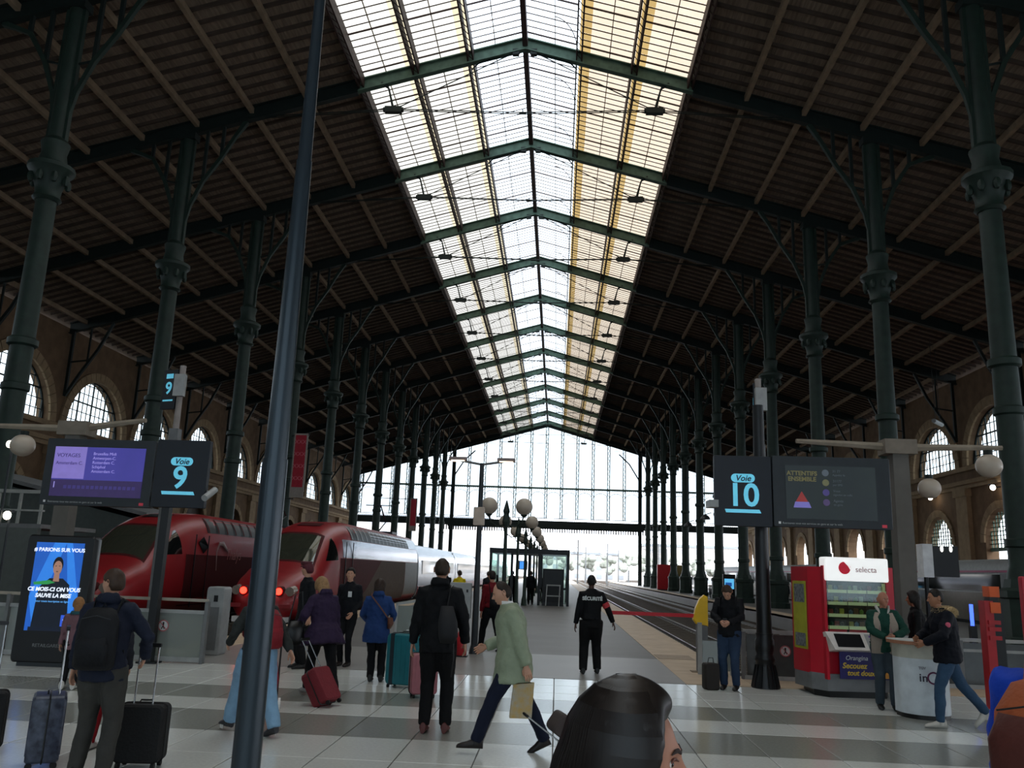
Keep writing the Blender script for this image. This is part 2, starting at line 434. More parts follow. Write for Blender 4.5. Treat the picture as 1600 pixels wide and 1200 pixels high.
# ---- skylight
sky = bpy.data.objects.new('window_50', None); COL.objects.link(sky); sky['kind'] = 'structure'
PC = glassmat('skylight_clear', 'b8bfc4', .04, .06, .03)
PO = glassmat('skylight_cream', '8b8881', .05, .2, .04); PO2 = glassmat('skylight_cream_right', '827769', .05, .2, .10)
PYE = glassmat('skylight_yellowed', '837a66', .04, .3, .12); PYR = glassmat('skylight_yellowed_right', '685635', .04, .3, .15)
def quadx(b, xa, xb, ya, yb, dz=.05):
    b.add([(xa, ya, zr(xa)+dz), (xb, ya, zr(xb)+dz), (xb, yb, zr(xb)+dz), (xa, yb, zr(xa)+dz)], [(0, 1, 2, 3)])
for s in (-1, 1):
    for st in range(3):
        r0, r1 = 2.72*st, 2.72*(st+1)
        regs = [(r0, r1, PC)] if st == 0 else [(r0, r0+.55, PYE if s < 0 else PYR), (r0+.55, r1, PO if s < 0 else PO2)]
        for a, b_, mt in regs:
            m_far = MB(); one = MB(); quadx(one, XC+s*a, XC+s*b_, .0, .499); om = one.mesh('pane', mt)
            for k in range(320):
                y = YB+k*.5
                if 37.5 <= y < 52.5: link('pane', om, sky, loc=(0, y, 0))
                else: quadx(m_far, XC+s*a, XC+s*b_, y, y+.499)
            m_far.build('pane', mt, sky, kind='stuff')
    # bars
    bb = MB()
    for k in range(321):
        y = YB+k*.5; r = .045 if k % 6 == 3 else .027
        for st in range(3):
            xa, xb = XC+s*(2.72*st+.1), XC+s*(2.72*(st+1)-.1)
            bb.tube([(xa, y, zr(xa)), (xb, y, zr(xb))], r, 4, caps=False)
    bb.build('glazing_bars', BROWNI, sky, kind='stuff')
    for st in range(3):
        x = XC+s*(2.72*st+1.5); MB().box(x-.02, x+.02, YB, YE, zr(x)-.03, zr(x)+.02).build('sash_rail', PURL, sky)
    # twin purlins
    for k in (1, 2, 3):
        for d in ((-.13, .13) if k < 3 else (-.1, .12)):
            x = XC+s*(2.72*k)+d; MB().box(x-.035, x+.035, YB, YE, zr(x)-.55, zr(x)+.02).build('purlin', BROWNI, sky)
        lat = MB(); x = XC+s*2.72*k; y = 20.
        while y < YE-1:
            lat.tube([(x-.12, y, zr(x)-.5), (x+.12, y+.42, zr(x)-.5)], .02, 4, caps=False); y += .5
        lat.build('purlin_lacing', BROWNI, sky, kind='stuff')
MB().box(XC-.13, XC+.13, YB, YE, ZR-.5, ZR+.08).build('ridge_beam', BROWNI, sky)
# ---- roof trusses
def ibeam(b, x0, x1, y, dep, z_off=-.1, fl=.16, web=.03):
    for za, zb, hw in ((0, .06, fl), (-dep, -dep+.06, fl), (-dep, 0, web)):
        v = [(x, y+sy*hw, zr(x)+z_off+z) for x in (x0, x1) for sy in (-1, 1) for z in (za, zb)]
        b.add(v, [(0,1,3,2),(4,6,7,5),(0,4,5,1),(2,3,7,6),(0,2,6,4),(1,5,7,3)])
def truss_parts():
    P = []
    for s in (-1, 1):
        b = MB(); ibeam(b, XC, XC+s*8.3, 0, .62); P.append(('rafter', b, GREENL if 1 else GREEN, None))  # lighter green puts the skylight's light on this rafter into its colour
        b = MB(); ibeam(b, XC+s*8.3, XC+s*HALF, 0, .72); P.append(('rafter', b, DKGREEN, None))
        b = MB(); n = (XC+s*6.45, 0, 23.95)
        b.tube([(XC+s*6.9, 0, zr(XC+s*6.9)-.7), (XC+s*6.75, 0, 25.1), n], [.09, .05, .07], 6)
        b.tube([(XC+s*7.15, 0, 25.45), (XC+s*6.85, 0, 25.2)], .06, 5)
        P.append(('strut', b, DKGREEN, True))
        b = MB(); b.box(n[0]-.42, n[0]+.42, -.14, .14, n[2]-.16, n[2]+.14).tube([(n[0]-.5, 0, n[2]), (n[0]+.5, 0, n[2])], .13, 8)
        P.append(('rod_joint', b, DKGREEN, None))
        b = MB(); e = (XC+s*13.9, 0, 23.45)
        for dy in (-.07, .07):
            b.tube([(n[0], dy, n[2]), (e[0], dy, e[2])], .028, 5); b.tube([(n[0], dy, n[2]), (XC, dy, 23.8)], .028, 5)
        b.tube([(n[0], 0, n[2]), (XC+s*.6, 0, 27.1)], .03, 5)
        P.append(('tie_rod', b, DKGREEN, None))
        # arch plate at ridge
        b = MB(); b.tube([(XC+s*.25, 0, 27.1), (XC+s*1.2, 0, 26.95), (XC+s*2.3, 0, 26.55)], .05, 5); b.tube([(XC+s*2.3, 0, 26.55), (XC+s*2.62, 0, 26.2)], .04, 5)
        b.box(XC+s*.45-.16, XC+s*.45+.16, -.12, .12, 27.0, 27.3)
        P.append(('ridge_plate', b, DKGREEN, None))
        # wall bracket
        xw = XC+s*(HALF-.35); b = MB()
        zt = zr(xw)-.8
        b.tube([(xw, 0, zt), (xw, 0, 12.9)], .14, 4); b.tube([(xw-s*1.3, 0, zt+.3), (xw-s*1.3, 0, 15.3)], .08, 4)
        b.tube([(xw-s*2.9, 0, zt+.75), (xw-s*2.0, 0, 16.4), (xw-s*.9, 0, 14.6), (xw, 0, 12.9)], .13, 4)
        b.tube([(xw, 0, 15.4), (xw-s*1.5, 0, 15.6)], .07, 4)
        P.append(('wall_bracket', b, DKGREEN, None))
    b = MB(); b.tube([(XC-.18, 0, 23.8), (XC+.18, 0, 23.8)], .07, 6).tube([(XC, 0, 23.8), (XC, 0, 24.0)], .03, 5); P.append(('rod_joint', b, DKGREEN, None))
    return [(n, b.mesh(n, m, True if sm else None)) for n, b, m, sm in P]
tp = truss_parts(); cnt = 0
for y in [17.5+10*k for k in range(14)]:
    lab = 'green iron roof truss crossing the hall, %s from the front' % (ORD[cnt] if cnt < 12 else 'last but one' if cnt == 12 else 'last one before the far glazed gable')
    if cnt == 12: lab = 'green iron roof truss crossing the hall, last but one before the far gable'
    if cnt == 13: lab = 'green iron roof truss hard against the far glazed gable'
    t = thing('roof_truss', lab, 'roof truss', (0, y-(.6 if cnt == 13 else 0), 0), 0, 'iron roof trusses')
    for n, me in tp: link(n, me, t)
    cnt += 1
# curved wind braces under the right hand clear strip
for i in range(11):
    for d in (0, 5):
        y = 37.5+10*i+d; b = MB(); xr = XC+2.72
        b.tube([(xr-.15-1.35*math.cos(a)*1.0+.0, y-2.6+0, 0) if False else (xr-.12-1.1*(1-math.sin(a)), y-.2-2.6*math.cos(a)*.9, zr(xr)+.0+.25*(1-math.sin(a))-.12) for a in [PI/2*k/8 for k in range(9)]], .022, 4)
        b.build('wind_brace', BROWNI, sky)
# ---- columns
def column_parts():
    P = []
    b = MB(); b.lathe((0, 0, 0), [(.78, 0), (.78, .35), (.7, .4), (.7, 1.5), (.76, 1.55), (.76, 1.75), (.6, 1.85), (.55, 2.1)], 8); P.append(('pedestal', b, GREEN))
    b = MB(); b.lathe((0, 0, 0), [(.5, 2.0), (.46, 2.3), (.4, 2.5), (.39, 7.3), (.38, 9), (.35, 14.3)], 20); P.append(('shaft', b, GREEN))
    for z, r in ((3.2, .46), (7.4, .46), (9.0, .5)):
        b = MB(); b.lathe((0, 0, z), [(r-.08, -.16), (r, -.1), (r, .1), (r-.08, .16)], 20); P.append(('collar', b, GREEN))
    b = MB(); b.lathe((0, 0, 0), [(.4, 14.3), (.5, 14.4), (.42, 14.55), (.45, 14.8), (.62, 15.3), (.8, 15.5), (.8, 15.65), (.5, 15.8), (.42, 16.2), (.5, 16.6), (.33, 16.8)], 16)
    for k in range(8):
        a = 2*PI*k/8; b.ball((.62*math.cos(a), .62*math.sin(a), 15.1), (.13, .13, .22), 6, 5)
    P.append(('capital', b, GREEN))
    b = MB(); b.lathe((0, 0, 0), [(.3, 16.6), (.28, 22.4)], 12); b.box(-.38, .38, -.1, .1, 16.6, 22.4); P.append(('upper_shaft', b, GREEN))
    return P
def column_proto(x, side):
    P = [(n, b.mesh(n, m, 35)) for n, b, m in column_parts()]
    for s in (-1, 1):
        b = MB(); zt = zr(x+s*2.85)-.8
        pts = [(s*.2, 0, 17.3), (s*.45, 0, 18.7), (s*.95, 0, 20.0), (s*1.7, 0, 21.2), (s*2.35, 0, 21.2+.6*(zt-21.2)), (s*2.85, 0, zt)]
        b.tube(pts, [.1, .11, .12, .12, .12, .16], 4); P.append(('brace', b.mesh('brace', GREEN)))
        for d, zb in ((.95, 20.0), (1.75, 21.25)):
            b = MB(); z1 = zr(x+s*d)-.75; b.tube([(s*d, 0, zb), (s*d, 0, z1)], .1, 4); P.append(('strut', b.mesh('strut', DKGREEN)))
        b = MB(); b.tube([(s*.3, 0, 19.9), (s*1.0, 0, 20.05)], .05, 4); P.append(('strut', b.mesh('strut', DKGREEN)))
    ch = MB(); z = zr(x)-.7
    ch.box(-.42, .42, -.3, .3, 22.2, z); P.append(('head_block', ch.mesh('head_block', DKGREEN)))
    return P
for x, side in ((XC-HW, 'left'), (XC+HW, 'right')):
    P = column_proto(x, side)
    for i in range(12):
        lab = 'tall green cast iron column, %s from the front in the %s row' % (ORD[i], side)
        t = thing('iron_column', lab, 'column', (x, 27.5+10*i, -.02), 0, 'cast iron columns of the %s row' % side)
        for n, me in P: link(n, me, t)
# ---- far glazed gable
gb = MB(); zb = 10.7
gable = bpy.data.objects.new('wall_far', None); COL.objects.link(gable); gable['kind'] = 'structure'; gable.location = (0, YE, 0)
k = -12
while k <= 12:
    x = XC+2.72*k; zt = zr(x)-.5; b = MB()
    if k in (-6, 6): b.box(x-.3, x+.3, -.3, .3, -1.2, zt)
    else:
        for s in (-.2, .2): b.box(x+s-.065, x+s+.065, -.06, .06, zb, zt)
        z = zb; d = 1
        while z < zt-.4:
            b.tube([(x-.2*d, 0, z), (x+.2*d, 0, z+.45)], .06, 4, caps=False); d = -d; z += .45
    b.build('mullion', GREENL if k not in (-6, 6) else DKGREEN, gable); k += 1
b = MB(); b.box(XW0, XW1, -.1, .1, 15.85, 16.15)
x = XW0
while x < XW1: b.box(x, x+.12, -.1, .1, 15.72, 15.9); x += .34
b.build('transom', GREENL, gable)
arcs = MB()
for k in range(-12, 12):
    xa = XC+2.72*k+1.36
    for zc in (15.0,):
        arcs.tube([(xa-1.16*math.cos(PI*j/8), 0, zc-.5+.85*math.sin(PI*j/8)) for j in range(9)], .055, 4, caps=False)
    zt = min(zr(xa-1.36), zr(xa+1.36))-1.9
    arcs.tube([(xa-1.16*math.cos(PI*j/8), 0, zt+.6*math.sin(PI*j/8)) for j in range(9)], .035, 4, caps=False)
arcs.build('tracery', GREENL, gable, kind='stuff')
b = MB(); b.box(XW0, XW1, -.35, .35, 9.35, 10.3).box(XW0, XW1, -.5, .5, 9.2, 9.4).box(XW0, XW1, -.4, .4, 10.25, 10.35)
b.build('girder', DKGREEN, gable)
b = MB(); x = XW0
while x < XW1: b.tube([(x, 0, 10.3), (x+.17, 0, 10.75), (x+.34, 0, 10.3)], .045, 4, caps=False); x += .36
b.box(XW0, XW1, -.1, .1, 10.74, 10.84); b.build('cresting', DKGREEN, gable, kind='stuff')
b = MB(); x = XC-6.5*2.72
while x < XC+6.5*2.72: b.box(x, x+.2, -.05, .05, 8.35, 9.2); x += .42
b.box(XC-17, XC+17, -.1, .1, 8.95, 9.25); b.build('valance', DKGREEN, gable, kind='stuff')
g = MB(); g.add([(XW0, 0, 10.8), (XW1, 0, 10.8), (XW1, 0, zr(XW1)), (XC, 0, ZR), (XW0, 0, zr(XW0))], [(0, 1, 2, 3, 4)])
g.build('pane', glassmat('gable_glass', '9ca5a9', .03, .05, .08), gable)
b = MB(); 
for s in (-1, 1): ibeam(b, XC, XC+s*HALF, 0, 1.15, 0, .3)
b.build('gable_rafter', DKGREEN, gable)
for s in (-1, 1):
    MB().tube([(XC+s*HW, 0, 15), (XC+s*(HW-.6), 0, 18), (XC+s*(HW-2.2), 0, 20.6), (XC+s*(HW-4), 0, 22.3)], .14, 4).build('brace', DKGREEN, gable)
# ================================================================ TRAINS
RED = mat('train_red', '8a1a20', .38, 0, .4, .06, 2, coat=.1)
REDD = mat('train_dark_red', '461316', .65, 0, .12, .06, 2)
SILV = mat('train_silver', 'a9abb6', .22, .55, .5, .05)
TAUPE = mat('train_taupe', '5c5048', .75, 0, .1, .1)
DGLASS = mat('dark_train_glass', '101314', .06, 0, .6, 0)
LGLASS = mat('windshield_glass', '3f4238', .05, .3, .9, 0)
TAIL = mat('tail_lamp', 'ff2418', .4, emis=9)
def interp(t, tab):
    for (a, va), (b, vb) in zip(tab, tab[1:]):
        if t <= b: 
            k = max(0, (t-a)/(b-a)); return va+(vb-va)*k
    return tab[-1][1]
ZT = [(0, 1.25), (.25, 1.62), (.8, 1.95), (1.6, 2.2), (2.2, 2.42), (3.0, 2.98), (3.8, 3.45), (4.6, 3.74), (5.6, 3.93), (7, 4.02), (60, 4.02)]
WT = [(0, .55), (.2, .88), (.6, 1.12), (1.2, 1.28), (2.2, 1.36), (4, 1.42), (6, 1.45), (60, 1.45)]
NT = [(0, 2.4), (2, 3.0), (4, 3.8), (7, 4.6), (60, 4.6)]
def ring(y, n=72):
    zt, hw, e, zb = interp(y, ZT), interp(y, WT), interp(y, NT), .42
    zc = (zt+zb)/2; h = (zt-zb)/2; out = []
    for k in range(n):
        a = 2*PI*k/n; c, s = math.cos(a), math.sin(a)
        x = hw*math.copysign(abs(c)**(2/e), c); z = zc+h*math.copysign(abs(s)**(2/e), s)
        if z > zc and y > 2: x *= 1-.13*((z-zc)/h)**2
        out.append((x, z))
    return out
def thalys(x, y0, label, silver, n_coach):
    t = thing('high_speed_train', label, 'train', (x, y0, -.56))
    ys = [0, .08, .2, .4, .65, .95, 1.25, 1.6, 1.95, 2.2, 2.45, 2.7, 2.95, 3.2, 3.45, 3.7, 3.95, 4.2, 4.5, 4.8, 5.1, 5.4, 5.8, 6.2, 6.6, 7]+[7+.5*k for k in range(1, 31)]
    n = 72; R = [ring(y, n) for y in ys]
    m = MB()
    for i in range(len(ys)-1):
        for k in range(n):
            q = (k+1) % n; m.add([(R[i][k][0], ys[i], R[i][k][1]), (R[i][q][0], ys[i], R[i][q][1]), (R[i+1][q][0], ys[i+1], R[i+1][q][1]), (R[i+1][k][0], ys[i+1], R[i+1][k][1])], [(0, 1, 2, 3)])
    m.add([(p[0], 0, p[1]) for p in R[0]], [tuple(range(n))]); m.add([(p[0], ys[-1], p[1]) for p in R[-1]], [tuple(range(n))[::-1]])
    me = m.mesh('body_shell', RED); bm = bmesh.new(); bm.from_mesh(me); bmesh.ops.remove_doubles(bm, verts=bm.verts, dist=.0005); bmesh.ops.recalc_face_normals(bm, faces=bm.faces); bm.to_mesh(me); bm.free()
    for p in me.polygons: p.use_smooth = True
    link('body_shell', me, t)
    def sx(y, z):
        zt, hw, e, zb = interp(y, ZT), interp(y, WT), interp(y, NT), .42; zc = (zt+zb)/2; h = (zt-zb)/2
        u = min(.999, abs((z-zc)/h)); x = hw*(1-u**e)**(1/e)
        if z > zc and y > 2: x *= 1-.13*u*u
        return x
    def tz(y, x):
        lo, hi = (interp(y, ZT)+.42)/2, interp(y, ZT)
        for _ in range(22):
            md = (lo+hi)/2
            if sx(y, md) > abs(x): lo = md
            else: hi = md
        return lo
    def side_patch(nm, quad, m_, s, off=.012, nu=10, nv=6):
        b = MB(); (y0, z0), (y1, z1), (y2, z2), (y3, z3) = quad; v = []
        for i in range(nu+1):
            for k in range(nv+1):
                a, c_ = i/nu, k/nv; ya, za = y0+(y1-y0)*a, z0+(z1-z0)*a; yb, zb_ = y3+(y2-y3)*a, z3+(z2-z3)*a
                yy, zz = ya+(yb-ya)*c_, za+(zb_-za)*c_; v.append((s*(sx(yy, zz)+off), yy, zz))
        f = [(i*(nv+1)+k, (i+1)*(nv+1)+k, (i+1)*(nv+1)+k+1, i*(nv+1)+k+1) for i in range(nu) for k in range(nv)]
        if s < 0: f = [q[::-1] for q in f]
        b.add(v, f); return b.build(nm, m_, t, smooth='all')
    def top_patch(nm, y0, w0, y1, w1, m_, off=.014):
        b = MB(); v = []; nu, nv = 10, 12
        for i in range(nu+1):
            yy = y0+(y1-y0)*i/nu; ww = w0+(w1-w0)*i/nu
            for k in range(nv+1): x = -ww+2*ww*k/nv; v.append((x, yy-off*.6, tz(yy, x)+off))
        b.add(v, [(i*(nv+1)+k, i*(nv+1)+k+1, (i+1)*(nv+1)+k+1, (i+1)*(nv+1)+k) for i in range(nu) for k in range(nv)]); return b.build(nm, m_, t, smooth='all')
    top_patch('windshield_surround', 2.1, 1.06, 3.85, .9, REDD, .007); top_patch('windshield', 2.22, .98, 3.7, .8, LGLASS)
    top_patch('roof_hatch', 4.6, .45, 5.3, .45, BLACK if not silver else REDD)
    for s in (-1, 1):
        side_patch('cab_side_window', [(2.95, 2.45), (4.1, 2.5), (4.05, 3.3), (3.9, 3.25)], DGLASS, s)
        side_patch('grille_recess', [(6.2, 3.3), (19.3, 3.3), (19.3, 3.84), (6.2, 3.84)], BLACK, s, .006, 20, 4)
        if silver:
            side_patch('silver_band', [(4.7, 2.6), (22, 2.6), (22, 3.28), (4.9, 3.28)], SILV, s, .008, 24, 5)
            side_patch('dark_red_side', [(4.4, .75), (12, .75), (12, 2.57), (4.4, 2.57)], REDD, s, .007, 14, 6)
            side_patch('lower_side_panel', [(7.5, .75), (18, .75), (18, 2.57), (11.8, 2.57)], TAUPE, s, .011, 20, 8)
            side_patch('rear_side_panel', [(18.05, .6), (22, .6), (22, 2.57), (18.05, 2.57)], GREY, s, .011, 8, 6)
            side_patch('silver_shoulder', [(10, 3.3), (22, 3.3), (22, 3.9), (10, 3.9)], SILV, s, .004, 20, 6)
        else: side_patch('dark_red_side', [(4.4, .75), (22, .75), (22, 2.5), (4.4, 2.5)], REDD, s, .007, 20, 6)
    for s in (-1, 1):
        for k in range(15): side_patch('grille_slat', [(6.25+k*.87, 3.32), (6.37+k*.87, 3.32), (6.37+k*.87, 3.83), (6.25+k*.87, 3.83)], REDD if not silver else GREYL, s, .03, 1, 5)
        # lamps
        b = MB(); b.tube([(s*.58, .2, 1.44), (s*.58, .03, 1.42)], .11, 14); b.build('tail_light', TAIL if silver else REDD, t)
        b = MB(); b.tube([(s*.58, .4, 1.44), (s*.58, .07, 1.42)], .15, 14); b.build('lamp_bezel', REDD, t)
        b = MB(); b.tube([(s*.9, .6, 1.46), (s*.88, .22, 1.42)], .15, 14); b.build('headlight', mat('unlit_headlight', 'a59c92', .15, .3, .8), t)
        # mirror / handle streak and side diamond window
        xs = s*1.455
        d = MB(); d.add([(xs*.985, 5.3, 2.95), (xs, 5.75, 2.55), (xs, 6.15, 2.8), (xs*.97, 5.75, 3.15)], [(0, 1, 2, 3)] if s > 0 else [(3, 2, 1, 0)])
        if not silver: d.build('side_window', DGLASS, t)
        b = MB(); b.box(min(s*1.44, s*1.47), max(s*1.44, s*1.47), 5.0, 5.03, .7, 3.2).box(min(s*1.44, s*1.47), max(s*1.44, s*1.47), 6.1, 6.13, .7, 3.2); b.build('door_seam', BLACK, t)
    MB().tube([(0, -.05, .8), (0, .3, .8)], .22, 10).box(-.85, .85, -.02, .5, .45, .62).build('coupler_cover', WHITE if silver else REDD, t)
    tr = MB(); tr.box(-1.0, 1.0, .05, .3, .9, 1.02); tr.build('bumper_strip', TAIL if 0 else RED, t)
    if not silver: text('Thalys', .62, (1.475, 8.6, 2.55), mat('train_lettering', '9c5a58', .4), t, rot=(PI/2, 0, PI/2), shear=.2)
    sw = MB()
    if not silver:
        sw.tube([(1.475, 7.0, 1.95), (1.475, 6.9, 2.6), (1.47, 7.1, 2.95), (1.46, 7.5, 2.95), (1.46, 8.0, 2.7)], [.02, .04, .07, .1, .05], 6, asp=.2); sw.build('emblem', mat('train_emblem', '8d6a66', .4), t)
    bog = MB()
    for y in (2.8, 5.6, 16.5, 19.3):
        for s in (-.75, .75): bog.tube([(s-.07, y, .46), (s+.07, y, .46)], .46, 18)
    bog.box(-.9, .9, 2, 6.4, .3, .6).box(-.9, .9, 15.7, 20.1, .3, .6).build('bogie', CHAR, t)
    # pantograph
    b = MB(); b.box(-.8, .8, 17.2, 18.6, 4.0, 4.12).tube([(0, 17.4, 4.1), (0, 19.2, 4.7), (0, 17.6, 5.5)], .04, 5).tube([(-.8, 17.6, 5.5), (.8, 17.6, 5.5)], .03, 5); b.build('pantograph', CHAR, t)
    # coaches
    y = 22.5
    for c in range(n_coach):
        L = 18.5; e = 4.6; cb = MB(); pts = []
        for k in range(40):
            a = 2*PI*(k+.5)/40; cc, s = math.cos(a), math.sin(a)
            x = 1.45*math.copysign(abs(cc)**(2/e), cc); z = 2.05+1.65*math.copysign(abs(s)**(2/e), s)
            if z > 2.05: x *= 1-.12*((z-2.05)/1.65)**2
            pts.append((x, z))
        cb.prism(pts, y, y+L-.25, ch=.05)
        co = cb.build('coach_body', SILV, t, smooth=30)
        g_ = MB()
        for s in (-1, 1): g_.box(min(s*1.40, s*1.458), max(s*1.40, s*1.458), y+1.4, y+L-1.6, 1.95, 2.75)
        g_.build('window_band', DGLASS, co)
        g_ = MB()
        for s in (-1, 1): g_.box(min(s*1.40, s*1.462), max(s*1.40, s*1.462), y+.1, y+L-.35, .75, 1.25)
        g_.build('red_stripe', RED, co)
        MB().box(-1.2, 1.2, y-.3, y+.02, .6, 3.5).build('gangway', BLACK, co)
        MB().box(-1.0, 1.0, y+L-1.9, y+L+1.2, .02, .7).build('bogie', CHAR, co)
        y += L
    return t
thalys(-14.2, 24.6, 'dark red high speed train behind the Voie 9 sign, on the left track', False, 5)
thalys(-9.5, 27.4, 'red and silver train nose with two red tail lights beside the platform', True, 5)
# white train at the right
def white_train():
    t = thing('passenger_train', 'white and grey train with dark window band on the far right track', 'train', (23.0, 20, -.56))
    for k in range(5):
        y = k*20.; e = 5; pts = []
        for q in range(36):
            a = 2*PI*(q+.5)/36; c, s = math.cos(a), math.sin(a)
            pts.append((1.45*math.copysign(abs(c)**(2/e), c), 2.1+1.7*math.copysign(abs(s)**(2/e), s)))
        b = MB().prism(pts, y, y+19.7, ch=.06).build('coach_body', GREYL, t, smooth=30)
        MB().box(-1.462, -1.40, y+.3, y+19.4, 2.2, 3.0).build('window_band', DGLASS, b)
        MB().box(-1.464, -1.41, y+.1, y+19.6, 3.1, 3.2).build('magenta_stripe', mat('magenta', '9a2f5c', .4), b)
        MB().box(-1.464, -1.41, y+.1, y+19.6, .7, 2.1).build('lower_side_panel', mat('olive_reflecting_panel', '5f5a4c', .15, .3), b)
        for q in range(2):
            MB().box(-1.475, -1.44, y+2+q*14, y+3.1+q*14, .7, 3.05).build('door', GREY, b)
        MB().box(-1, 1, y+1, y+4, .02, .6).box(-1, 1, y+15, y+18, .02, .6).build('bogie', CHAR, b)
white_train()

# ================================================================ STATION FURNITURE
# tall tapering mast in the foreground
t = thing('lighting_mast', 'tall dark blue grey tapering mast rising through the whole picture', 'mast', (-2.27, 6.6, 0))
MASTM = mat('mast_blue_grey', '28333b', .28, .35, .5, .06, 2)
MB().tube([(0, 0, 0), (0, 0, .05)], .2, 16).build('base_plate', MASTM, t)
MB().lathe((0, 0, 0), [(.108, .04), (.105, 1.2), (.098, 2.6)], 20).build('lower_section', MASTM, t, smooth=40)
MB().lathe((0, 0, 0), [(.09, 2.55), (.075, 4.2), (.066, 5.2)], 20).build('middle_section', MASTM, t, smooth=40)
MB().lathe((0, 0, 0), [(.06, 5.15), (.05, 6.4), (.04, 9.2)], 20).build('upper_section', MASTM, t, smooth=40)
MB().box(-.02, .4, -.12, .12, 9.1, 9.2).build('lamp_head', CHAR, t)

def voie_sign(x, y, num, lab):
    t = thing('platform_number_sign', lab, 'sign', (x, y, 0))
    w, h, zc = (.5, .62, 3.28) if 1 else 0
    z0, z1 = (2.68, 3.9)
    MB().rbox(-.49, .49, -.06, .06, z0, z1, .02).build('sign_board', NAVY, t)
    p = MB(); pts = []
    for cx, a0 in ((.13, -90), (-.13, 90)):
        for k in range(9): a = math.radians(a0+180*k/8); pts.append((cx+.075*math.cos(a), z1-.39+.075*math.sin(a)))
    pl = MB().prism(pts, -.066, -.058).build('pill_badge', CYAN, t)
    text('Voie', .145, (0, -.07, z1-.395), NAVY, t, shear=.25, bold=.002)
    text(num, .55, (0, -.068, z1-.7), CYAN, t, bold=.012)
    MB().prism([(-.3, z1-.99), (.3, z1-.99), (.27, z1-.93), (-.32, z1-.93)], -.066, -.058).build('underline', CYAN, t)
    return t
# sign 9 and its post
t = voie_sign(-6.82, 14.9, '9', 'black Voie 9 sign board with cyan number beside the purple screen')
MB().box(-.3, -.16, .0, .14, 0, 3.9).build('post', BLACK, t); MB().box(-.4, -.06, -.05, .22, 0, .03).build('base_plate', BLACK, t)
t = voie_sign(3.2, 14.9, '10', 'black Voie 10 sign board with cyan number beside the dark screen')
MB().box(.3, .42, .05, .32, 3.2, 3.28).box(.3, .42, .05, .32, 2.8, 2.88).build('bracket', BLACK, t)
# camera on left side
MB().box(-.62, -.47, -.3, .1, .28+2.7, .4+2.7).build('security_camera', GREYL, t)
t = thing('information_screen', 'large framed screen lit purple and blue left of the Voie 9 sign', 'screen', (-8.36, 14.9, 0))
def screen_frame(t, w, z0, z1, y=-.05):
    MB().rbox(-w/2, w/2, -.06, .12, z0, z1, .02).build('frame', CHAR, t)
    text('Retrouvez tous vos services en gare et sur le web', .05, (-.35, -.064, z0+.06), GREYL, t, align='CENTER', name='small_lettering')
    MB().box(-w/2+.08, -w/2+.12, -.064, -.058, z0+.045, z0+.085).build('white_logo_mark', WHITE, t)
    MB().box(w/2-.18, w/2-.1, -.064, -.058, z0+.03, z0+.08).build('red_logo_mark', mat('logo_red', 'c03b4a', .5, emis=.1), t)
screen_frame(t, 2.04, 2.66, 3.87); MB().box(.9, 1.3, .1, .2, 3.2, 3.28).box(.9, 1.3, .1, .2, 2.8, 2.88).build('bracket', BLACK, t)
def flat(x0, x1, z0, z1, y, m, nm, p): return MB().box(x0, x1, y, y+.004, z0, z1).build(nm, m, p)
scr = flat(-.85, .85, 2.82, 3.72, -.066, mat('screen_blue', '34307c', .3, emis=.75, hex2='443a92', scale=1.2), 'display', t)
flat(-.85, -.25, 3.14, 3.72, -.07, mat('screen_lilac', '6f62a6', .3, emis=.8), 'white_area', scr)
flat(-.85, .85, 2.82, 3.12, -.07, mat('screen_violet', '2c1b4c', .3, emis=.6, hex2='1e1638'), 'lower_area', scr)
TXP = mat('screen_text_dim', '8f86c6', .3, emis=.7); TXD = mat('screen_text_dark', '3b2f72', .3, emis=.4)
text('VOYAGES', .1, (-.58, -.073, 3.56), TXD, scr); text('Amsterdam C.', .085, (-.55, -.073, 3.42), TXD, scr)
for k, s in enumerate(['Bruxelles Midi', 'Antwerpen-C.', 'Rotterdam C.', 'Schiphol', 'Amsterdam C.']): text(s, .075, (-.12, -.073, 3.6-.08*k), TXP, scr, align='LEFT')
text('1', .16, (-.78, -.073, 3.02), TXP, scr)
for k in range(16): flat(-.6+.085*k, -.54+.085*k, 2.96, 3.02, -.073, TXD, 'coach_diagram', scr)
t = thing('information_screen', 'large framed dark screen with red triangle right of the Voie 10 sign', 'screen', (4.71, 14.9, 0))
screen_frame(t, 2.0, 2.7, 3.92); MB().box(-1.18, -.8, .1, .5, 3.2, 3.28).box(-1.18, -.8, .1, .5, 2.8, 2.88).build('bracket', BLACK, t)
scr = flat(-.78, .75, 2.84, 3.76, -.066, mat('screen_dim', '262c2f', .3, emis=.28, hex2='2c3430', scale=1.5), 'display', t)
YEL = mat('dim_yellow', '5e5a3a', .4, emis=.5)
text('ATTENTIFS', .105, (-.5, -.073, 3.62), YEL, scr, bold=.003); text('ENSEMBLE', .105, (-.5, -.073, 3.52), YEL, scr, bold=.003)
MB().prism([(-.62, 3.13), (-.41, 3.13), (-.515, 3.31)], -.074, -.068).build('red_triangle', mat('tri_red', '7a2c2a', .4, emis=.6), scr)
MB().prism([(-.66, 3.03), (-.36, 3.03), (-.4, 3.13), (-.63, 3.13)], -.074, -.068).build('lilac_base', mat('tri_lilac', '6660a0', .4, emis=.6), scr)
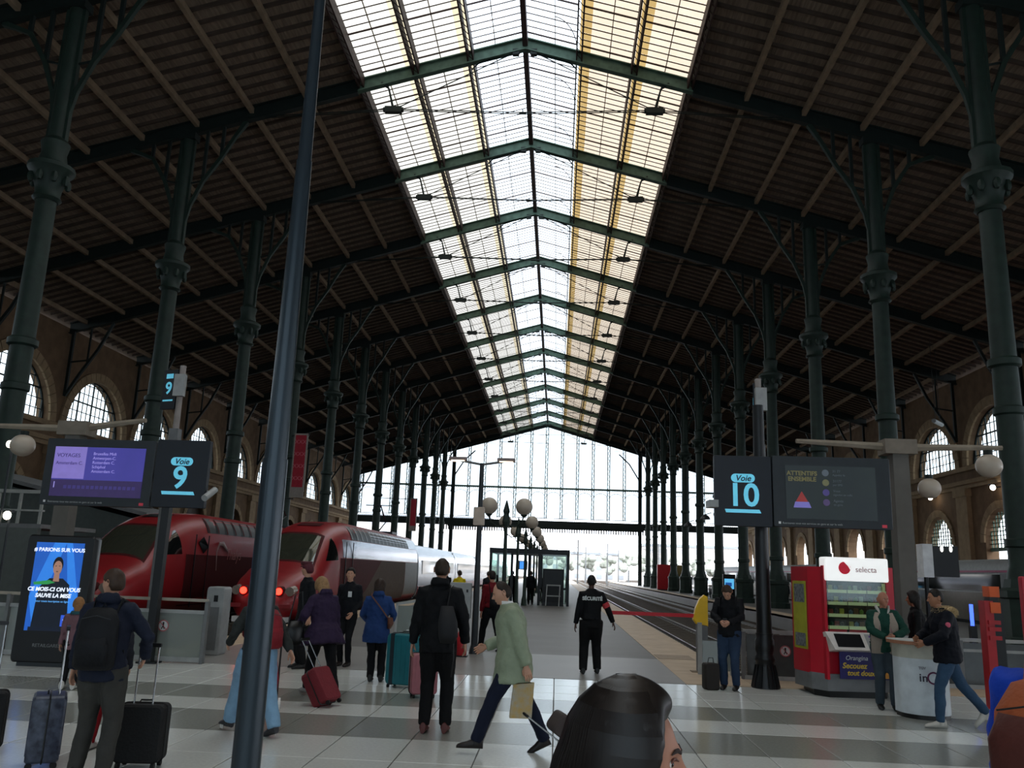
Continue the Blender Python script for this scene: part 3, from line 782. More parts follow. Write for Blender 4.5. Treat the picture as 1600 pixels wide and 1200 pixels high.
for k, (hx, s, a) in enumerate([('4a525a', '31 77', 'Appelez le'), ('5a5a40', '31177', 'par SMS'), ('40386a', 'Vous', 'signalez un colis'), ('463a5c', 'Agents', 'en gare')]):
    m_ = mat('icon_%d' % k, hx, .4, emis=.5); z = 3.64-.17*k
    MB().tube([(-.1, -.074, z), (-.1, -.068, z)], .058, 16).build('icon', m_, scr)
    text(s, .06, (.02, -.073, z+.03), mat('dim_white_text', '434b50', .4, emis=.5), scr, align='LEFT'); text(a, .05, (.02, -.073, z-.035), MATS['dim_white_text'], scr, align='LEFT')

# black cast iron lamp post carrying the Voie 10 sign
t = thing('cast_iron_post', 'black fluted cast iron post with flared foot below the Voie 10 sign', 'post', (3.6, 15.3, -.002))
MB().lathe((0, 0, 0), [(.24, 0), (.23, .08), (.17, .3), (.15, .42), (.17, .45), (.17, .5), (.14, .55), (.16, .62), (.16, .78), (.14, .82), (.15, .9)], 16).build('foot', BLACK, t, smooth=50)
b = MB()
for k in range(12):
    a = 2*PI*k/12; b.tube([(.235*math.cos(a), .235*math.sin(a), .02), (.165*math.cos(a), .165*math.sin(a), .38)], .014, 5)
b.build('fluting', BLACK, t, kind='stuff')
MB().lathe((0, 0, 0), [(.135, .88), (.13, 1.0), (.11, 3.0), (.1, 4.0), (.095, 4.9)], 20).build('shaft', BLACK, t, smooth=50)
# upper side signs on grey poles
def small_sign(x, y, z, num, lab, rz, poleh):
    t = thing('hanging_number_sign', lab, 'sign', (x, y, 0))
    MB().tube([(0, 0, 0), (0, 0, z-1.0)], .16, 4).build('lower_post', GREY, t)
    MB().tube([(0, 0, z-1.0), (0, 0, poleh)], .075, 12).build('pole', mat('pinkish_grey_pole', '8e8580', .5), t)
    MB().box(-.1, .16, -.2, -.06, z-.2, z+.35).build('junction_box', GREYL, t)
    s = link('sign_board', MB().box(-.46, 0, -.04, .04, -.5, .5).mesh('sign_board', NAVY), t, loc=(-.08, 0, z), rot=(0, 0, rz))
    MB().prism([(-.36+.0, .28), (-.14, .28), (-.14, .4), (-.36, .4)], -.048, -.042).build('pill_badge', CYAN, s)
    text(num, .42, (-.25, -.047, .02), CYAN, s, bold=.01); MB().box(-.4, -.08, -.048, -.042, -.3, -.26).build('underline', CYAN, s)
    if rz > 1:
        text(num, .42, (-.25, .047, .02), CYAN, s, bold=.01, rot=(PI/2, 0, PI)); MB().box(-.4, -.08, .042, .048, -.3, -.26).build('underline', CYAN, s); MB().box(-.36, -.14, .042, .048, .28, .4).build('pill_badge', CYAN, s)
small_sign(-9.45, 20, 5.9, '9', 'small blue Voie 9 sign on grey pole above the large sign', -.35, 6.5)
small_sign(4.72, 20, 5.9, '10', 'small edge-on cyan number sign on grey pole above Voie 10', 3.14+1.25, 6.5)

# concrete service masts with arms and opal globes
CONC = mat('mast_concrete', '67645f', .8, 0, .2, .1, 3)
def mast(x, y, h, lab, arms):
    t = thing('service_mast', lab, 'mast', (x, y, 0))
    MB().tube([(0, 0, -.1), (0, 0, h)], [.25, .22], 4, up=(1, 0, 0)).build('shaft', CONC, t)
    MB().box(-.32, .32, -.22, .22, h-.2, h+.1).build('head', mat('mast_head', '7b7266', .8), t)
    for ax, az in arms: 
        MB().tube([(0, 0, h-.05), (ax*.5, -.1, h-.02+az*.5), (ax, -.2, h+az)], [.09, .07, .05], 6).build('arm', mat('arm_beige', '8d8272', .7), t)
mast(-10.45, 17.5, 4.5, 'grey concrete mast with side arms behind the purple screen', [(-1.9, -.05), (1.6, .15)])
mast(6.95, 17.6, 4.6, 'grey concrete mast with side arms behind the drinks machine', [(-2.1, 0), (2.0, -.03)])
def globe(x, y, z, r, lab, grp=None, up=1):
    t = thing('globe_lamp', lab, 'lamp', (x, y, z), 0, grp)
    MB().ball((0, 0, 0), (r, r, r*.94), 24, 14).build('globe', GLOBE, t, smooth='all'); MB().tube([(0, 0, r*.85*up), (0, 0, r*1.25*up)], r*.35, 8).build('fitting', DKGREEN, t)
globe(8.66, 17.4, 4.2, .25, 'white globe lamp hanging under the arm at the far right')
globe(7.5, 17.5, 3.72, .22, 'white globe lamp hanging just right of the right concrete mast')
globe(-11.55, 17.4, 4.05, .25, 'white globe lamp hanging left of the left concrete mast')
# row of twin globe lamps down the platform
def twin_lamp(x, y, lab):
    t = thing('twin_globe_lamp', lab, 'lamp', (x, y, 0), 0, 'green twin globe lamps down the platform')
    for n, me in twin: link(n, me, t)
twin = []
b = MB(); b.lathe((0, 0, 0), [(.16, 0), (.14, .3), (.09, .5), (.075, 1.2), (.06, 3.3), (.05, 3.9)], 12); twin.append(('pole', b.mesh('pole', GREENL if 0 else GREEN, 40)))
b = MB(); b.lathe((0, 0, 3.2), [(.1, 0), (.14, .15), (.09, .4), (.12, .5), (.02, .85)], 8); twin.append(('finial', b.mesh('finial', GREEN)))
for s in (-1, 1):
    b = MB(); b.tube([(s*.06, 0, 3.25), (s*.3, 0, 3.2), (s*.52, 0, 3.35), (s*.58, 0, 3.58)], .03, 6); twin.append(('arm', b.mesh('arm', GREEN)))
    b = MB(); b.ball((s*.58, 0, 3.86), .28, 22, 14); twin.append(('globe', b.mesh('globe', GLOBE, 'all')))
    b = MB(); b.lathe((s*.58, 0, 3.52), [(.05, 0), (.12, .06), (.1, .12)], 8); twin.append(('globe_cup', b.mesh('globe_cup', GREEN)))
for k in range(9):
    twin_lamp(-1.7, 28+9*k, 'green post with two opal globes, %s down the middle of the platform' % ORD[k])
# double headed street lamp
t = thing('street_lamp', 'slim dark lamp post with two flat lit heads above the platform', 'lamp', (-1.75, 19, 0))
MB().lathe((0, 0, 0), [(.12, 0), (.1, .1), (.075, .2), (.06, 2.5), (.05, 4.15)], 12).build('pole', CHAR, t)
for s in (-1, 1):
    MB().tube([(0, 0, 4.12), (s*.5, 0, 4.2)], .03, 6).build('arm', GREY, t)
    h = MB().box(min(s*.35, s*.75), max(s*.35, s*.75), -.12, .12, 4.2, 4.27).build('lamp_head', mat('lamp_head_pinkish', '8d7a74', .4), t)
    MB().box(min(s*.4, s*.7), max(s*.4, s*.7), -.09, .09, 4.185, 4.2).build('diffuser', mat('warm_lamp', 'ffe2c4', .5, emis=3), h)
MB().rbox(-.13, .11, -.16, .02, 2.75, 3.15, .02).build('alarm_box', mat('box_beige', 'b9a797', .5), t)
t = thing('electrical_cabinet', 'pale grey electrical cabinet with warning triangle at the lamp post foot', 'cabinet', (-2.05, 18.7, 0))
MB().rbox(-.24, .22, -.12, .1, .75, 1.5, .02).build('door', GREYL, t); MB().box(-.2, -.12, -.05, .05, 0, .76).box(.08, .16, -.05, .05, 0, .76).build('leg', GREY, t)
MB().prism([(-.16, 1.22), (-.02, 1.22), (-.09, 1.34)], -.128, -.12).build('warning_triangle', mat('warn_yellow', 'd8c23a', .5), t)
MB().box(.12, .16, -.14, -.12, 1.3, 1.36).box(.12, .16, -.14, -.12, .9, .96).build('latch', BLACK, t)
t = thing('fire_extinguisher', 'small red extinguisher on its stand below the grey cabinet', 'extinguisher', (-1.95, 18.3, 0))
MB().lathe((0, 0, 0), [(.1, .02), (.11, .05), (.11, .45), (.05, .55), (.03, .6)], 12).build('cylinder', mat('fire_red', 'b01e28', .3), t, smooth=40)
MB().box(-.04, .08, -.03, .03, .6, .66).build('valve', BLACK, t); MB().box(-.13, .13, -.13, .13, 0, .03).build('stand', BLACK, t)

# glass shelter on the platform
t = thing('glass_shelter', 'dark framed glass shelter with flat roof in the middle of the platform', 'shelter', (-1.5, 47, 0))
FR = mat('shelter_frame', '20262c', .45)
MB().box(-2.2, 2.2, -.1, 6, 2.72, 2.98).build('roof', FR, t)
for x in (-2.12, -.95, -.2, .55, 2.12):
    for y in (0, 5.9): MB().box(x-.07, x+.07, y-.07, y+.07, 0, 2.75).build('post', FR, t)
MB().box(.62, 2.05, -.04, .04, .85, .95).box(.62, .72, -.04, .04, .85, 2.7).build('frame', FR, t)
for x0, x1 in ((-2.05, -1.02), (.62, 2.05)): MB().box(x0, x1, -.01, .01, .1, 2.7).build('pane', GL, t)
for x in (-2.12, 2.12): MB().box(x-.01, x+.01, .1, 5.8, .1, 2.7).build('pane', GL, t)
t = thing('folding_table', 'small white framed trestle leaning at the shelter front', 'trestle', (-.15, 46.4, 0))
for x in (-.35, .35): MB().tube([(x-.05, 0, 0), (x, .25, 1.1)], .03, 5).build('leg', GREYL, t)
MB().box(-.38, .38, .2, .26, 1.05, 1.12).box(-.38, .38, .1, .14, .5, .56).build('crossbar', GREYL, t)
t = thing('notice_cabinet', 'black notice cabinet standing against the shelter front', 'cabinet', (-.15, 46.8, 0))
MB().rbox(-.6, .55, -.05, .08, .2, 1.95, .03).build('body', BLACK, t); MB().box(-.6, .55, -.04, .06, 0, .21).build('plinth', CHAR, t); MB().box(-.5, .45, -.06, -.05, 1.0, 1.85).build('panel', CHAR, t)
t = thing('ticket_screen', 'small blue lit screen hanging inside the shelter', 'screen', (-1.9, 48.6, 0))
MB().box(-.25, .25, -.03, .05, 1.85, 2.35).build('frame', BLACK, t); MB().box(-.2, .2, -.036, -.03, 1.9, 2.3).build('display', mat('display_blue', '3f86d8', .3, emis=1.2), t)

# glass barriers
NOW = mat('pictogram_white', 'c4c6c6', .5); NOR = mat('pictogram_red', 'a8545a', .5)
def no_sign(p, x, y, z, r=.1):
    s = MB().tube([(x, y, z), (x, y-.006, z)], r, 24).build('pictogram', NOW, p)
    b = MB(); 
    for k in range(28):
        a0, a1 = 2*PI*k/28, 2*PI*(k+1)/28
        b.add([(x+q*math.cos(a), y-.008, z+q*math.sin(a)) for a in (a0, a1) for q in (r*.82, r)], [(0, 1, 3, 2)])
    b.tube([(x-r*.6, y-.009, z+r*.6), (x+r*.6, y-.009, z-r*.6)], .007, 4); b.build('prohibition_ring', NOR, s)
    b = MB(); b.ball((x, y-.008, z+r*.45), (.018, .003, .018), 8, 6); b.box(x-.014, x+.014, y-.01, y-.007, z-r*.1, z+r*.32).tube([(x, y-.008, z-r*.05), (x-r*.28, y-.008, z-r*.55)], .01, 4).tube([(x, y-.008, z-r*.05), (x+r*.28, y-.008, z-r*.55)], .01, 4); b.build('pictogram_figure', BLACK, s)
def barrier(x0, x1, y, n, lab, low, sx):
    t = thing('glass_barrier', lab, 'barrier', (0, y, 0))
    MB().box(x0, x1, -.03, .03, 1.05, 1.1).build('top_rail', mat('rail_cream', 'a39a8c', .5), t)
    MB().box(x0, x1, -.02, .02, .84, .9).build('middle_rail', GREYL, t)
    MB().box(x0, x1, -.03, .03, .02, .1).build('bottom_rail', GREYL, t)
    wd = (x1-x0)/n
    for k in range(n):
        a = x0+k*wd; MB().box(a+.05, a+wd-.05, -.008, .008, .1, .84).build('pane', GLB, t)
    for k in range(n+1):
        a = x0+k*wd; MB().box(a-.03, a+.03, -.05, .05, 0, 1.06).build('post', GREY, t)
    for x in sx: no_sign(t, x, -.03, .62)
barrier(-24.5, -6.2, 15.2, 10, 'long glass barrier with cream handrail left of the train end', True, (-6.95,))
t = thing('glass_barrier', 'grey glass barrier with low rail beside the cast iron post', 'barrier', (0, 16.5, 0))
MB().box(3.5, 31, -.04, .04, .82, .88).build('top_rail', GREYL, t)
MB().box(5.6, 31, -.03, .03, .64, .69).build('middle_rail', GREYL, t)
for k in range(14):
    MB().box(3.55+k*1.96, 3.45+(k+1)*1.96, -.01, .01, .06, .8).build('pane', mat('grey_glazed_panel', '474a4a', .15, 0, .5), t)
    MB().box(3.45+k*1.96, 3.53+k*1.96, -.05, .05, 0, .84).build('post', GREY, t)
MB().box(3.5, 31, -.06, .06, 0, .07).build('bottom_rail', GREYL, t)
no_sign(t, 4.25, -.03, .52, .1)
# speed-gate pillar behind the left barrier
t = thing('ticket_gate', 'pale grey ticket gate pillar behind the barrier under the red tail light', 'gate', (-6.6, 16.6, 0))
MB().rbox(-.17, .17, -.1, .3, 0, 1.28, .05).build('housing', GREYL, t); MB().box(-.02, .06, -.11, -.1, 1.0, 1.12).build('card_reader', BLACK, t); MB().box(-.09, .1, -.115, -.1, .1, .9).build('flap', GREY, t)
# large horizontal cylinder buffers behind the barriers
for x, lab in ((-7.4, 'large grey buffer cylinder behind the left glass barrier'), (-8.9, 'second grey buffer cylinder further left behind the glass barrier')):
    t = thing('buffer_stop', lab, 'buffer', (x, 16.3, 0)); MB().tube([(-.55, 0, .5), (.45, -.1, .56)], .12, 14).build('cylinder', mat('buffer_beige', '8f897a', .4), t); MB().box(-.6, -.5, -.2, .2, 0, .8).build('plate', GREY, t)
t = thing('buffer_stop', 'dark round buffer head beside the cast iron post foot', 'buffer', (4.2, 17.0, 0))
MB().tube([(0, -.2, .3), (0, .4, .3)], .17, 18).build('buffer_head', mat('rusty_brown', '3a2a22', .6), t); MB().box(-.25, .25, .4, .6, -.9, .6).build('plate', GREY, t)

t = thing('glass_gate', 'small grey glazed gate with pale frame behind the teal suitcase', 'gate', (-2.75, 16.4, 0), .1)
MB().box(-.28, -.24, -.03, .03, 0, 1.12).build('post', GREYL, t); MB().box(.22, .26, -.03, .03, 0, 1.2).build('post', GREYL, t)
MB().add([(-.28, -.03, 1.07), (.26, -.03, 1.17), (.26, .03, 1.17), (-.28, .03, 1.07), (-.28, -.03, 1.12), (.26, -.03, 1.22), (.26, .03, 1.22), (-.28, .03, 1.12)], [(0,3,2,1),(4,5,6,7),(0,1,5,4),(1,2,6,5),(2,3,7,6),(3,0,4,7)]).build('top_rail', GREYL, t)
MB().box(-.24, .22, -.008, .008, .1, 1.07).build('pane', GLB, t)
# yellow retractable tape post
t = thing('tape_post', 'grey post with curved yellow cap and red barrier tape', 'barrier post', (2.85, 17.3, 0))
MB().rbox(-.09, .12, -.07, .07, .02, 1.0, .02).build('post', GREY, t)
MB().box(-.2, .3, -.14, .14, 0, .02).build('base_plate', mat('base_stone', '7a6a58', .7), t)
YL = mat('cap_yellow', 'e0b41c', .35, 0, .4, .05)
MB().prism([(-.1, .9), (.13, .86), (.13, 1.42), (.06, 1.46), (-.03, 1.38), (-.11, 1.2), (-.16, .98)], -.08, .08, ch=.02).build('cap', YL, t)
MB().box(-1.75, -.12, -.02, -.012, 1.02, 1.09).build('tape', mat('tape_red', 'c0222e', .5), t)
t = thing('glass_screen', 'small glass wing panel beside the yellow capped post', 'barrier', (3.1, 16.9, 0))
MB().box(-.38, -.3, -.03, .03, 0, .95).box(.22, .3, -.03, .03, 0, .7).build('post', GREYL, t); MB().box(-.3, .22, -.008, .008, .08, .62).build('pane', GLB, t)

# advertising display
t = thing('advertising_display', 'black upright digital advertising display with a blue poster of a man', 'advertising display', (-8.28, 14.0, 0), .06)
MB().rbox(-.56, .56, -.12, .14, .06, 2.1, .06, 4).build('housing', BLACK, t, smooth=30)
MB().box(-.45, .45, -.1, .12, 0, .07).build('plinth', CHAR, t)
d = flat(-.4, .4, .56, 1.98, -.126, mat('ad_blue', '1f5fc0', .3, emis=.6, hex2='123c8c', scale=1.3), 'display', t)
flat(-.34, .4, .56, .62, -.129, mat('ad_dark', '10192c', .4, emis=.4), 'footer', d)
LB = mat('ad_light_blue', '5aa0e0', .4, emis=.8); WT_ = mat('ad_white', 'dfe6f2', .4, emis=.8)
MB().prism([(-.4, 1.1), (-.1, 1.98), (.1, 1.98), (-.3, .7)], -.129, -.127).build('light_ray', mat('ad_ray', '2c74cc', .4, emis=.8), d)
MB().prism([(.4, 1.1), (.2, 1.98), (.1, 1.98), (.3, .7)], -.129, -.127).build('light_ray', mat('ad_ray', '2c74cc', .4, emis=.8), d)
text('# PARIONS SUR VOUS', .085, (0, -.132, 1.86), WT_, d, bold=.002)
def disc(x, z, rx, rz, y, m, nm):
    pts = [(x+rx*math.cos(2*PI*k/20), z+rz*math.sin(2*PI*k/20)) for k in range(20)]
    MB().prism(pts, y, y+.002).build(nm, m, d)
SKA = mat('ad_skin', 'a87e6c', .5, emis=.5); DKA = mat('ad_dark_cloth', '141c2a', .5, emis=.3)
MB().prism([(-.3, .62), (.28, .62), (.24, 1.3), (.12, 1.4), (-.1, 1.4), (-.26, 1.25)], -.131, -.129).build('portrait_shirt', DKA, d)
MB().prism([(-.04, 1.35), (.06, 1.35), (.05, 1.5), (-.03, 1.5)], -.133, -.131).build('portrait_neck', SKA, d)
disc(.01, 1.62, .085, .13, -.134, mat('ad_hair', '17141a', .5, emis=.2), 'portrait_hair'); disc(.01, 1.57, .072, .115, -.136, SKA, 'portrait_face')
for x in (-.02, .04): disc(x, 1.6, .012, .006, -.138, DKA, 'portrait_eye')
disc(.01, 1.51, .02, .006, -.138, DKA, 'portrait_mouth')
MB().prism([(-.36, 1.33), (-.1, 1.37), (.0, 1.33), (-.12, 1.3), (-.34, 1.29)], -.134, -.132).build('green_brush', mat('ad_green', '2f8f4a', .4, emis=.6), d)
text('CE MOIS-CI ON VOUS', .088, (0, -.14, 1.22), WT_, d, bold=.003, shear=.15); text('SAUVE LA MISE', .088, (0, -.14, 1.12), WT_, d, bold=.003, shear=.15)
text('pour toute inscription en ligne', .045, (0, -.14, 1.03), LB, d)
flat(.18, .34, .64, .82, -.14, mat('ad_badge', '2c4fb8', .4, emis=.8), 'badge', d); text('20', .09, (.26, -.146, .72), WT_, d)
text('RETAILGARES', .075, (0, -.122, .33), mat('lettering_grey', '77797a', .5), t, name='lettering')

# left service ramp / mezzanine with railing
t = thing('mezzanine_walkway', 'grey panelled raised walkway with white railing at the far left', 'walkway', (0, 24, 0))
MZ = mat('mezzanine_panel', '5c625f', .6, 0, .3, .08)
for k in range(6): MB().box(-27+k*2, -25.06+k*2, 0, .15, 0, 2.5).build('panel', MZ, t)
MB().box(-27, -15, 0, 3, 2.5, 2.62).build('deck', GREY, t)
for k in range(19): MB().box(-27+k*.66, -26.93+k*.66, 0, .07, 2.62, 3.55).build('baluster', mat('rail_pale', '9a9d98', .5), t)
MB().box(-27, -15, -.02, .1, 3.5, 3.6).box(-27, -15, -.02, .1, 2.98, 3.03).build('handrail', MATS['rail_pale'], t)
t = thing('kiosk_roof', 'sloping grey kiosk roof behind the raised walkway', 'kiosk', (-21, 33, 0))
MB().add([(-4, 0, 0), (4.5, 0, 0), (4.5, 5, 0), (-4, 5, 0), (-4, 0, 5.0), (4.5, 0, 3.2), (4.5, 5, 3.2), (-4, 5, 5.0)], [(0,3,2,1),(4,5,6,7),(0,1,5,4),(1,2,6,5),(2,3,7,6),(3,0,4,7)]).build('body', mat('kiosk_grey', '525a58', .6), t)
MB().add([(-4.3, -.3, 5.2), (4.8, -.3, 3.35), (4.8, 5.3, 3.35), (-4.3, 5.3, 5.2), (-4.3, -.3, 5.35), (4.8, -.3, 3.5), (4.8, 5.3, 3.5), (-4.3, 5.3, 5.35)], [(0,3,2,1),(4,5,6,7),(0,1,5,4),(1,2,6,5),(2,3,7,6),(3,0,4,7)]).build('roof', GREY, t)
LIT = mat('warm_lit', 'fff0d8', .5, emis=14)
def spot(x, y, z, r, lab, grp):
    t = thing('wall_light', lab, 'light', (x, y, z), 0, grp)
    if x < 0: MB().tube([(0, .1, 0), (0, .1, -z)], .03, 6).build('stand', CHAR, t)
    else: MB().tube([(0, .1, 0), (.7, .1, .1)], .05, 5).build('bracket', CHAR, t)
    MB().ball((0, 0, 0), (r, r*.6, r), 10, 7).build('bulb', LIT, t); MB().box(-r*1.1, r*1.1, 0, r, r*.8, r*1.3).build('hood', CHAR, t)
spot(-12.98, 19.4, 2.64, .1, 'bright warm round light above the walkway rail at the left edge', None)
spot(-13.2, 19.4, 4.33, .09, 'small bright light beside the left globe lamp', None)
for x, y, z, lab in ((31.0, 62, 8.8, 'small bright wall light nearest on the right cornice'), (31.0, 72.3, 8.95, 'second small bright wall light on the right cornice'), (31.0, 82, 9.04, 'third small bright wall light on the right cornice, behind the mast'), (31.0, 60.3, 5.55, 'small bright light below the first cornice light on the right')):
    spot(x, y, z, .2, lab, None)
# strip luminaires fixed to the walls
for x, y, z, lab, rz in ((27.5, 62, 13.4, 'white strip lamp slung high before the right wall windows', .9), (-31.5, 62, 13.6, 'grey strip lamp slung before the second left window', -.8)):
    t = thing('strip_luminaire', lab, 'lamp', (x, y, z), rz); MB().tube([(-1, 0, 0), (1, 0, 0)], .16, 8).build('tube_housing', GREYL, t); MB().tube([(-.6, 0, .1), (-.6, 0, 6.3)], .02, 4).tube([(.6, 0, .1), (.6, 0, 6.3)], .02, 4).build('hanger', CHAR, t)

# red banners
BR = mat('banner_red', 'a01c30', .6)
def banner(x, y, z0, z1, w, lab, rz, txt):
    t = thing('hanging_banner', lab, 'banner', (x, y, 0), rz)
    MB().box(-w/2, w/2, -.03, .03, z0, z1).build('frame', mat('banner_frame', '8f8780', .5), t)
    MB().box(-w/2+.1, w/2-.1, -.045, -.03, z0+(z1-z0)*.16, z1-.12).build('cloth', BR, t)
    for k in range(4):
        MB().tube([(0, 0, z1-.1), (-1.3 if w > .9 else -3.7, .9 if w > .9 else -.5, z1-.1)], .04, 5).build('bracket', CHAR, t) if k == 0 else None
        if txt: text(txt, w*.4, (0, -.05, z1-.6-k*(z1-z0)*.19), mat('banner_text', 'c46a74', .5), t, name='lettering')
banner(-17.8, 56.6, 6.1, 10.5, .95, 'tall red vertical banner with grey frame hanging beside the foreground mast', 0, 'XXX')
banner(-15.1, 88, 5.4, 8.8, .75, 'short plain red banner hanging above the train roof', 0, '')

# big drinks and snack vending machine
VR = mat('machine_red', 'b81c2e', .3, 0, .5, .04); CREAM = mat('shelf_cream', 'c9c69a', .5, emis=.35)
t = thing('vending_machine', 'large red vending machine with lit shelves and white sign top', 'vending machine', (4.88, 14.45, 0), .12)
W2, D2 = .52, .75
# body octagonal sides
body = MB()
def vpr(pts, z0, z1, b): 
    n_ = len(pts); v = [(x, y, z0) for x, y in pts]+[(x, y, z1) for x, y in pts]
    return b.add(v, [tuple(range(n_))[::-1], tuple(range(n_, 2*n_))]+[(i, (i+1) % n_, n_+(i+1) % n_, n_+i) for i in range(n_)])
vpr([(-W2, .02), (-.66, .3), (-.7, .9), (-.5, 1.1), (.5, 1.1), (.7, .9), (.66, .3), (W2, .02), (W2, .06), (-W2, .06)], .34, 2.04, body)
body.build('cabinet', VR, t)
b = MB(); vpr([(-W2, 0), (-.66, .28), (-.69, .9), (-.5, 1.08), (.5, 1.08), (.69, .9), (.66, .28), (W2, 0)], .1, .36, b); b.build('plinth', GREY, t)
b = MB(); vpr([(-W2+.05, .05), (-.62, .3), (-.5, 1.0), (.5, 1.0), (.62, .3), (W2-.05, .05)], 0, .1, b); b.build('foot', BLACK, t)
MB().box(-.545, -.5, -.06, .04, .28, 2.06).build('front_frame', VR, t); MB().box(.5, .63, -.06, .04, .28, 2.06).build('front_frame', VR, t)
MB().rbox(-.53, .54, -.1, .12, 1.82, 2.2, .03).build('sign_box', mat('sign_lit', 'f2f2f0', .4, emis=.55), t)
tg = mat('logo_crimson', 'c8102e', .4, emis=.2)
MB().prism([(-.2+.1*math.cos(2*PI*k/24), 2.03+.1*math.sin(2*PI*k/24)) for k in range(24)], -.106, -.1).build('round_logo', tg, t)
MB().prism([(-.22, 2.14), (-.12, 2.13), (-.1, 1.99), (-.14, 2.06)], -.109, -.105).build('logo_swoosh', MATS['sign_lit'], t)
text('selecta', .13, (.16, -.104, 2.01), mat('logo_grey_red', '9c6a70', .4), t)
MB().box(-.5, .5, .0, .03, 1.06, 1.82).build('inner_back', mat('machine_inner', '141414', .6), t)
for k in range(4):
    z = 1.66-.19*k; sh = MB().box(-.49, .5, -.055, .0, z-.03, z+.02).build('shelf', CREAM, t)
    for q in range(3): MB().box(-.49+q*.33, -.48+q*.33, -.06, 0, z-.15, z+.02).build('divider', BLACK, sh)
MB().box(.46, .485, -.06, 0, 1.1, 1.8).build('light_strip', CREAM, t)
MB().box(-.5, .5, -.075, -.07, 1.06, 1.82).build('front_glass', GL, t)
pc_ = ['c8b23a', '7c9c3a', 'a83a2c', '5a7c9c', 'd8d0c0', '3c3c40', '8c5a3a', '2c5a3a']
for k in range(4):
    for q in range(9):
        cx = -.49+.33*(q//3)+.06+.09*(q % 3); h = .07+.02*((k*q*7) % 3)/2; m_ = mat('pack_%d' % ((k*5+q*3) % 8), pc_[(k*5+q*3) % 8], .4)
        o = (MB().lathe((0, 0, 0), [(.025, 0), (.03, .02), (.03, h*.7), (.012, h*.85), (.012, h)], 8) if (k+q) % 2 else MB().rbox(-.034, .034, -.013, .013, 0, h, .008)).build('snack_pack', m_)
        o.location = Matrix.Rotation(.12, 3, 'Z') @ Vector((cx, -.036, 0)) + Vector((4.88, 14.45, 1.683-.19*k))
        tag(o, '%s %s on the %s shelf of the vending machine, %s from the left' % ({0: 'yellow', 1: 'green', 2: 'red', 3: 'blue', 4: 'white', 5: 'black', 6: 'brown', 7: 'dark green'}[(k*5+q*3) % 8], 'bottle' if (k+q) % 2 else 'snack packet', ['top', 'second', 'third', 'lowest'][k], ORD[q]), 'snack', 'snacks in the vending machine')
pn = MB(); pn.add([(-.56, -.08, 1.02), (.28, -.08, 1.02), (.32, -.3, .76), (-.5, -.3, .76), (-.56, .02, 1.0), (.28, .02, 1.0), (.32, .02, .7), (-.5, .02, .7), ], [(0,3,2,1),(4,5,6,7),(0,1,5,4),(1,2,6,5),(2,3,7,6),(3,0,4,7)])
cp = pn.build('control_panel', mat('panel_white', 'd6cfca', .4), t)
def onp(x0, x1, a, b_, nm, m_, e=.004):
    f = lambda x, u: (x, -.08-.22*u-e, 1.02-.26*u+e)
    MB().add([f(x0, a), f(x1, a), f(x1, b_), f(x0, b_)], [(3, 2, 1, 0)]).build(nm, m_, cp)
onp(-.44, 0, .12, .85, 'touch_screen', mat('dark_screen', '1a1c1f', .15)); onp(.06, .26, .1, .9, 'payment_plate', GREYL); onp(.1, .2, .5, .8, 'card_slot', BLACK, .008); onp(.12, .18, .2, .3, 'coin_slot', mat('violet', '6a4a8a', .4), .008)
MB().box(-.34, .5, -.07, -.06, .3, .72).build('poster', mat('poster_navy', '1c1a52', .5, hex2='241e60'), t)
pt = t
text('CHUPA', .1, (-.06, -.074, .64), NOW, pt, name='poster_lettering') if 0 else text('Orangina', .1, (-.06, -.074, .62), NOW, pt, name='poster_lettering', shear=.2)
text('Secouez', .12, (-.1, -.074, .5), mat('poster_gold', 'c9a93a', .5), pt, name='poster_lettering', shear=.2, bold=.003); text('tout doux', .11, (.0, -.074, .39), MATS['poster_gold'], pt, name='poster_lettering', shear=.2, bold=.003)
b = MB(); b.prism([(.28+.07*math.cos(2*PI*k/16), .58+.07*math.sin(2*PI*k/16)) for k in range(16)], -.076, -.07); b.build('poster_badge', NOW, pt)
b = MB(); b.prism([(.36, .32), (.48, .32), (.49, .5), (.44, .62), (.42, .7), (.4, .62), (.35, .5)], -.078, -.07); b.build('poster_orange_drop', mat('poster_orange', 'd09030', .5), pt)
# left side sticker strip
sm_ = MB(); sm_.add([(-.815, .42, .62), (-.845, .78, .62), (-.845, .78, 1.78), (-.815, .42, 1.78)], [(0, 3, 2, 1)]); 
MB().add([(-.668, .36, .7), (-.702, .84, .7), (-.702, .84, 1.8), (-.668, .36, 1.8)], [(0, 1, 2, 3)]).build('side_poster', mat('poster_lime', 'a8a832', .5), t)
MB().add([(-.678, .42, 1.45), (-.704, .78, 1.45), (-.704, .78, 1.75), (-.678, .42, 1.75)], [(0, 1, 2, 3)]).build('poster_photo', mat('poster_grey', '3c4248', .5, hex2='8a8e90', scale=20), t)
MB().add([(-.678, .42, .74), (-.704, .78, .74), (-.704, .78, .95), (-.678, .42, .95)], [(0, 1, 2, 3)]).build('poster_photo', MATS['poster_grey'], t)

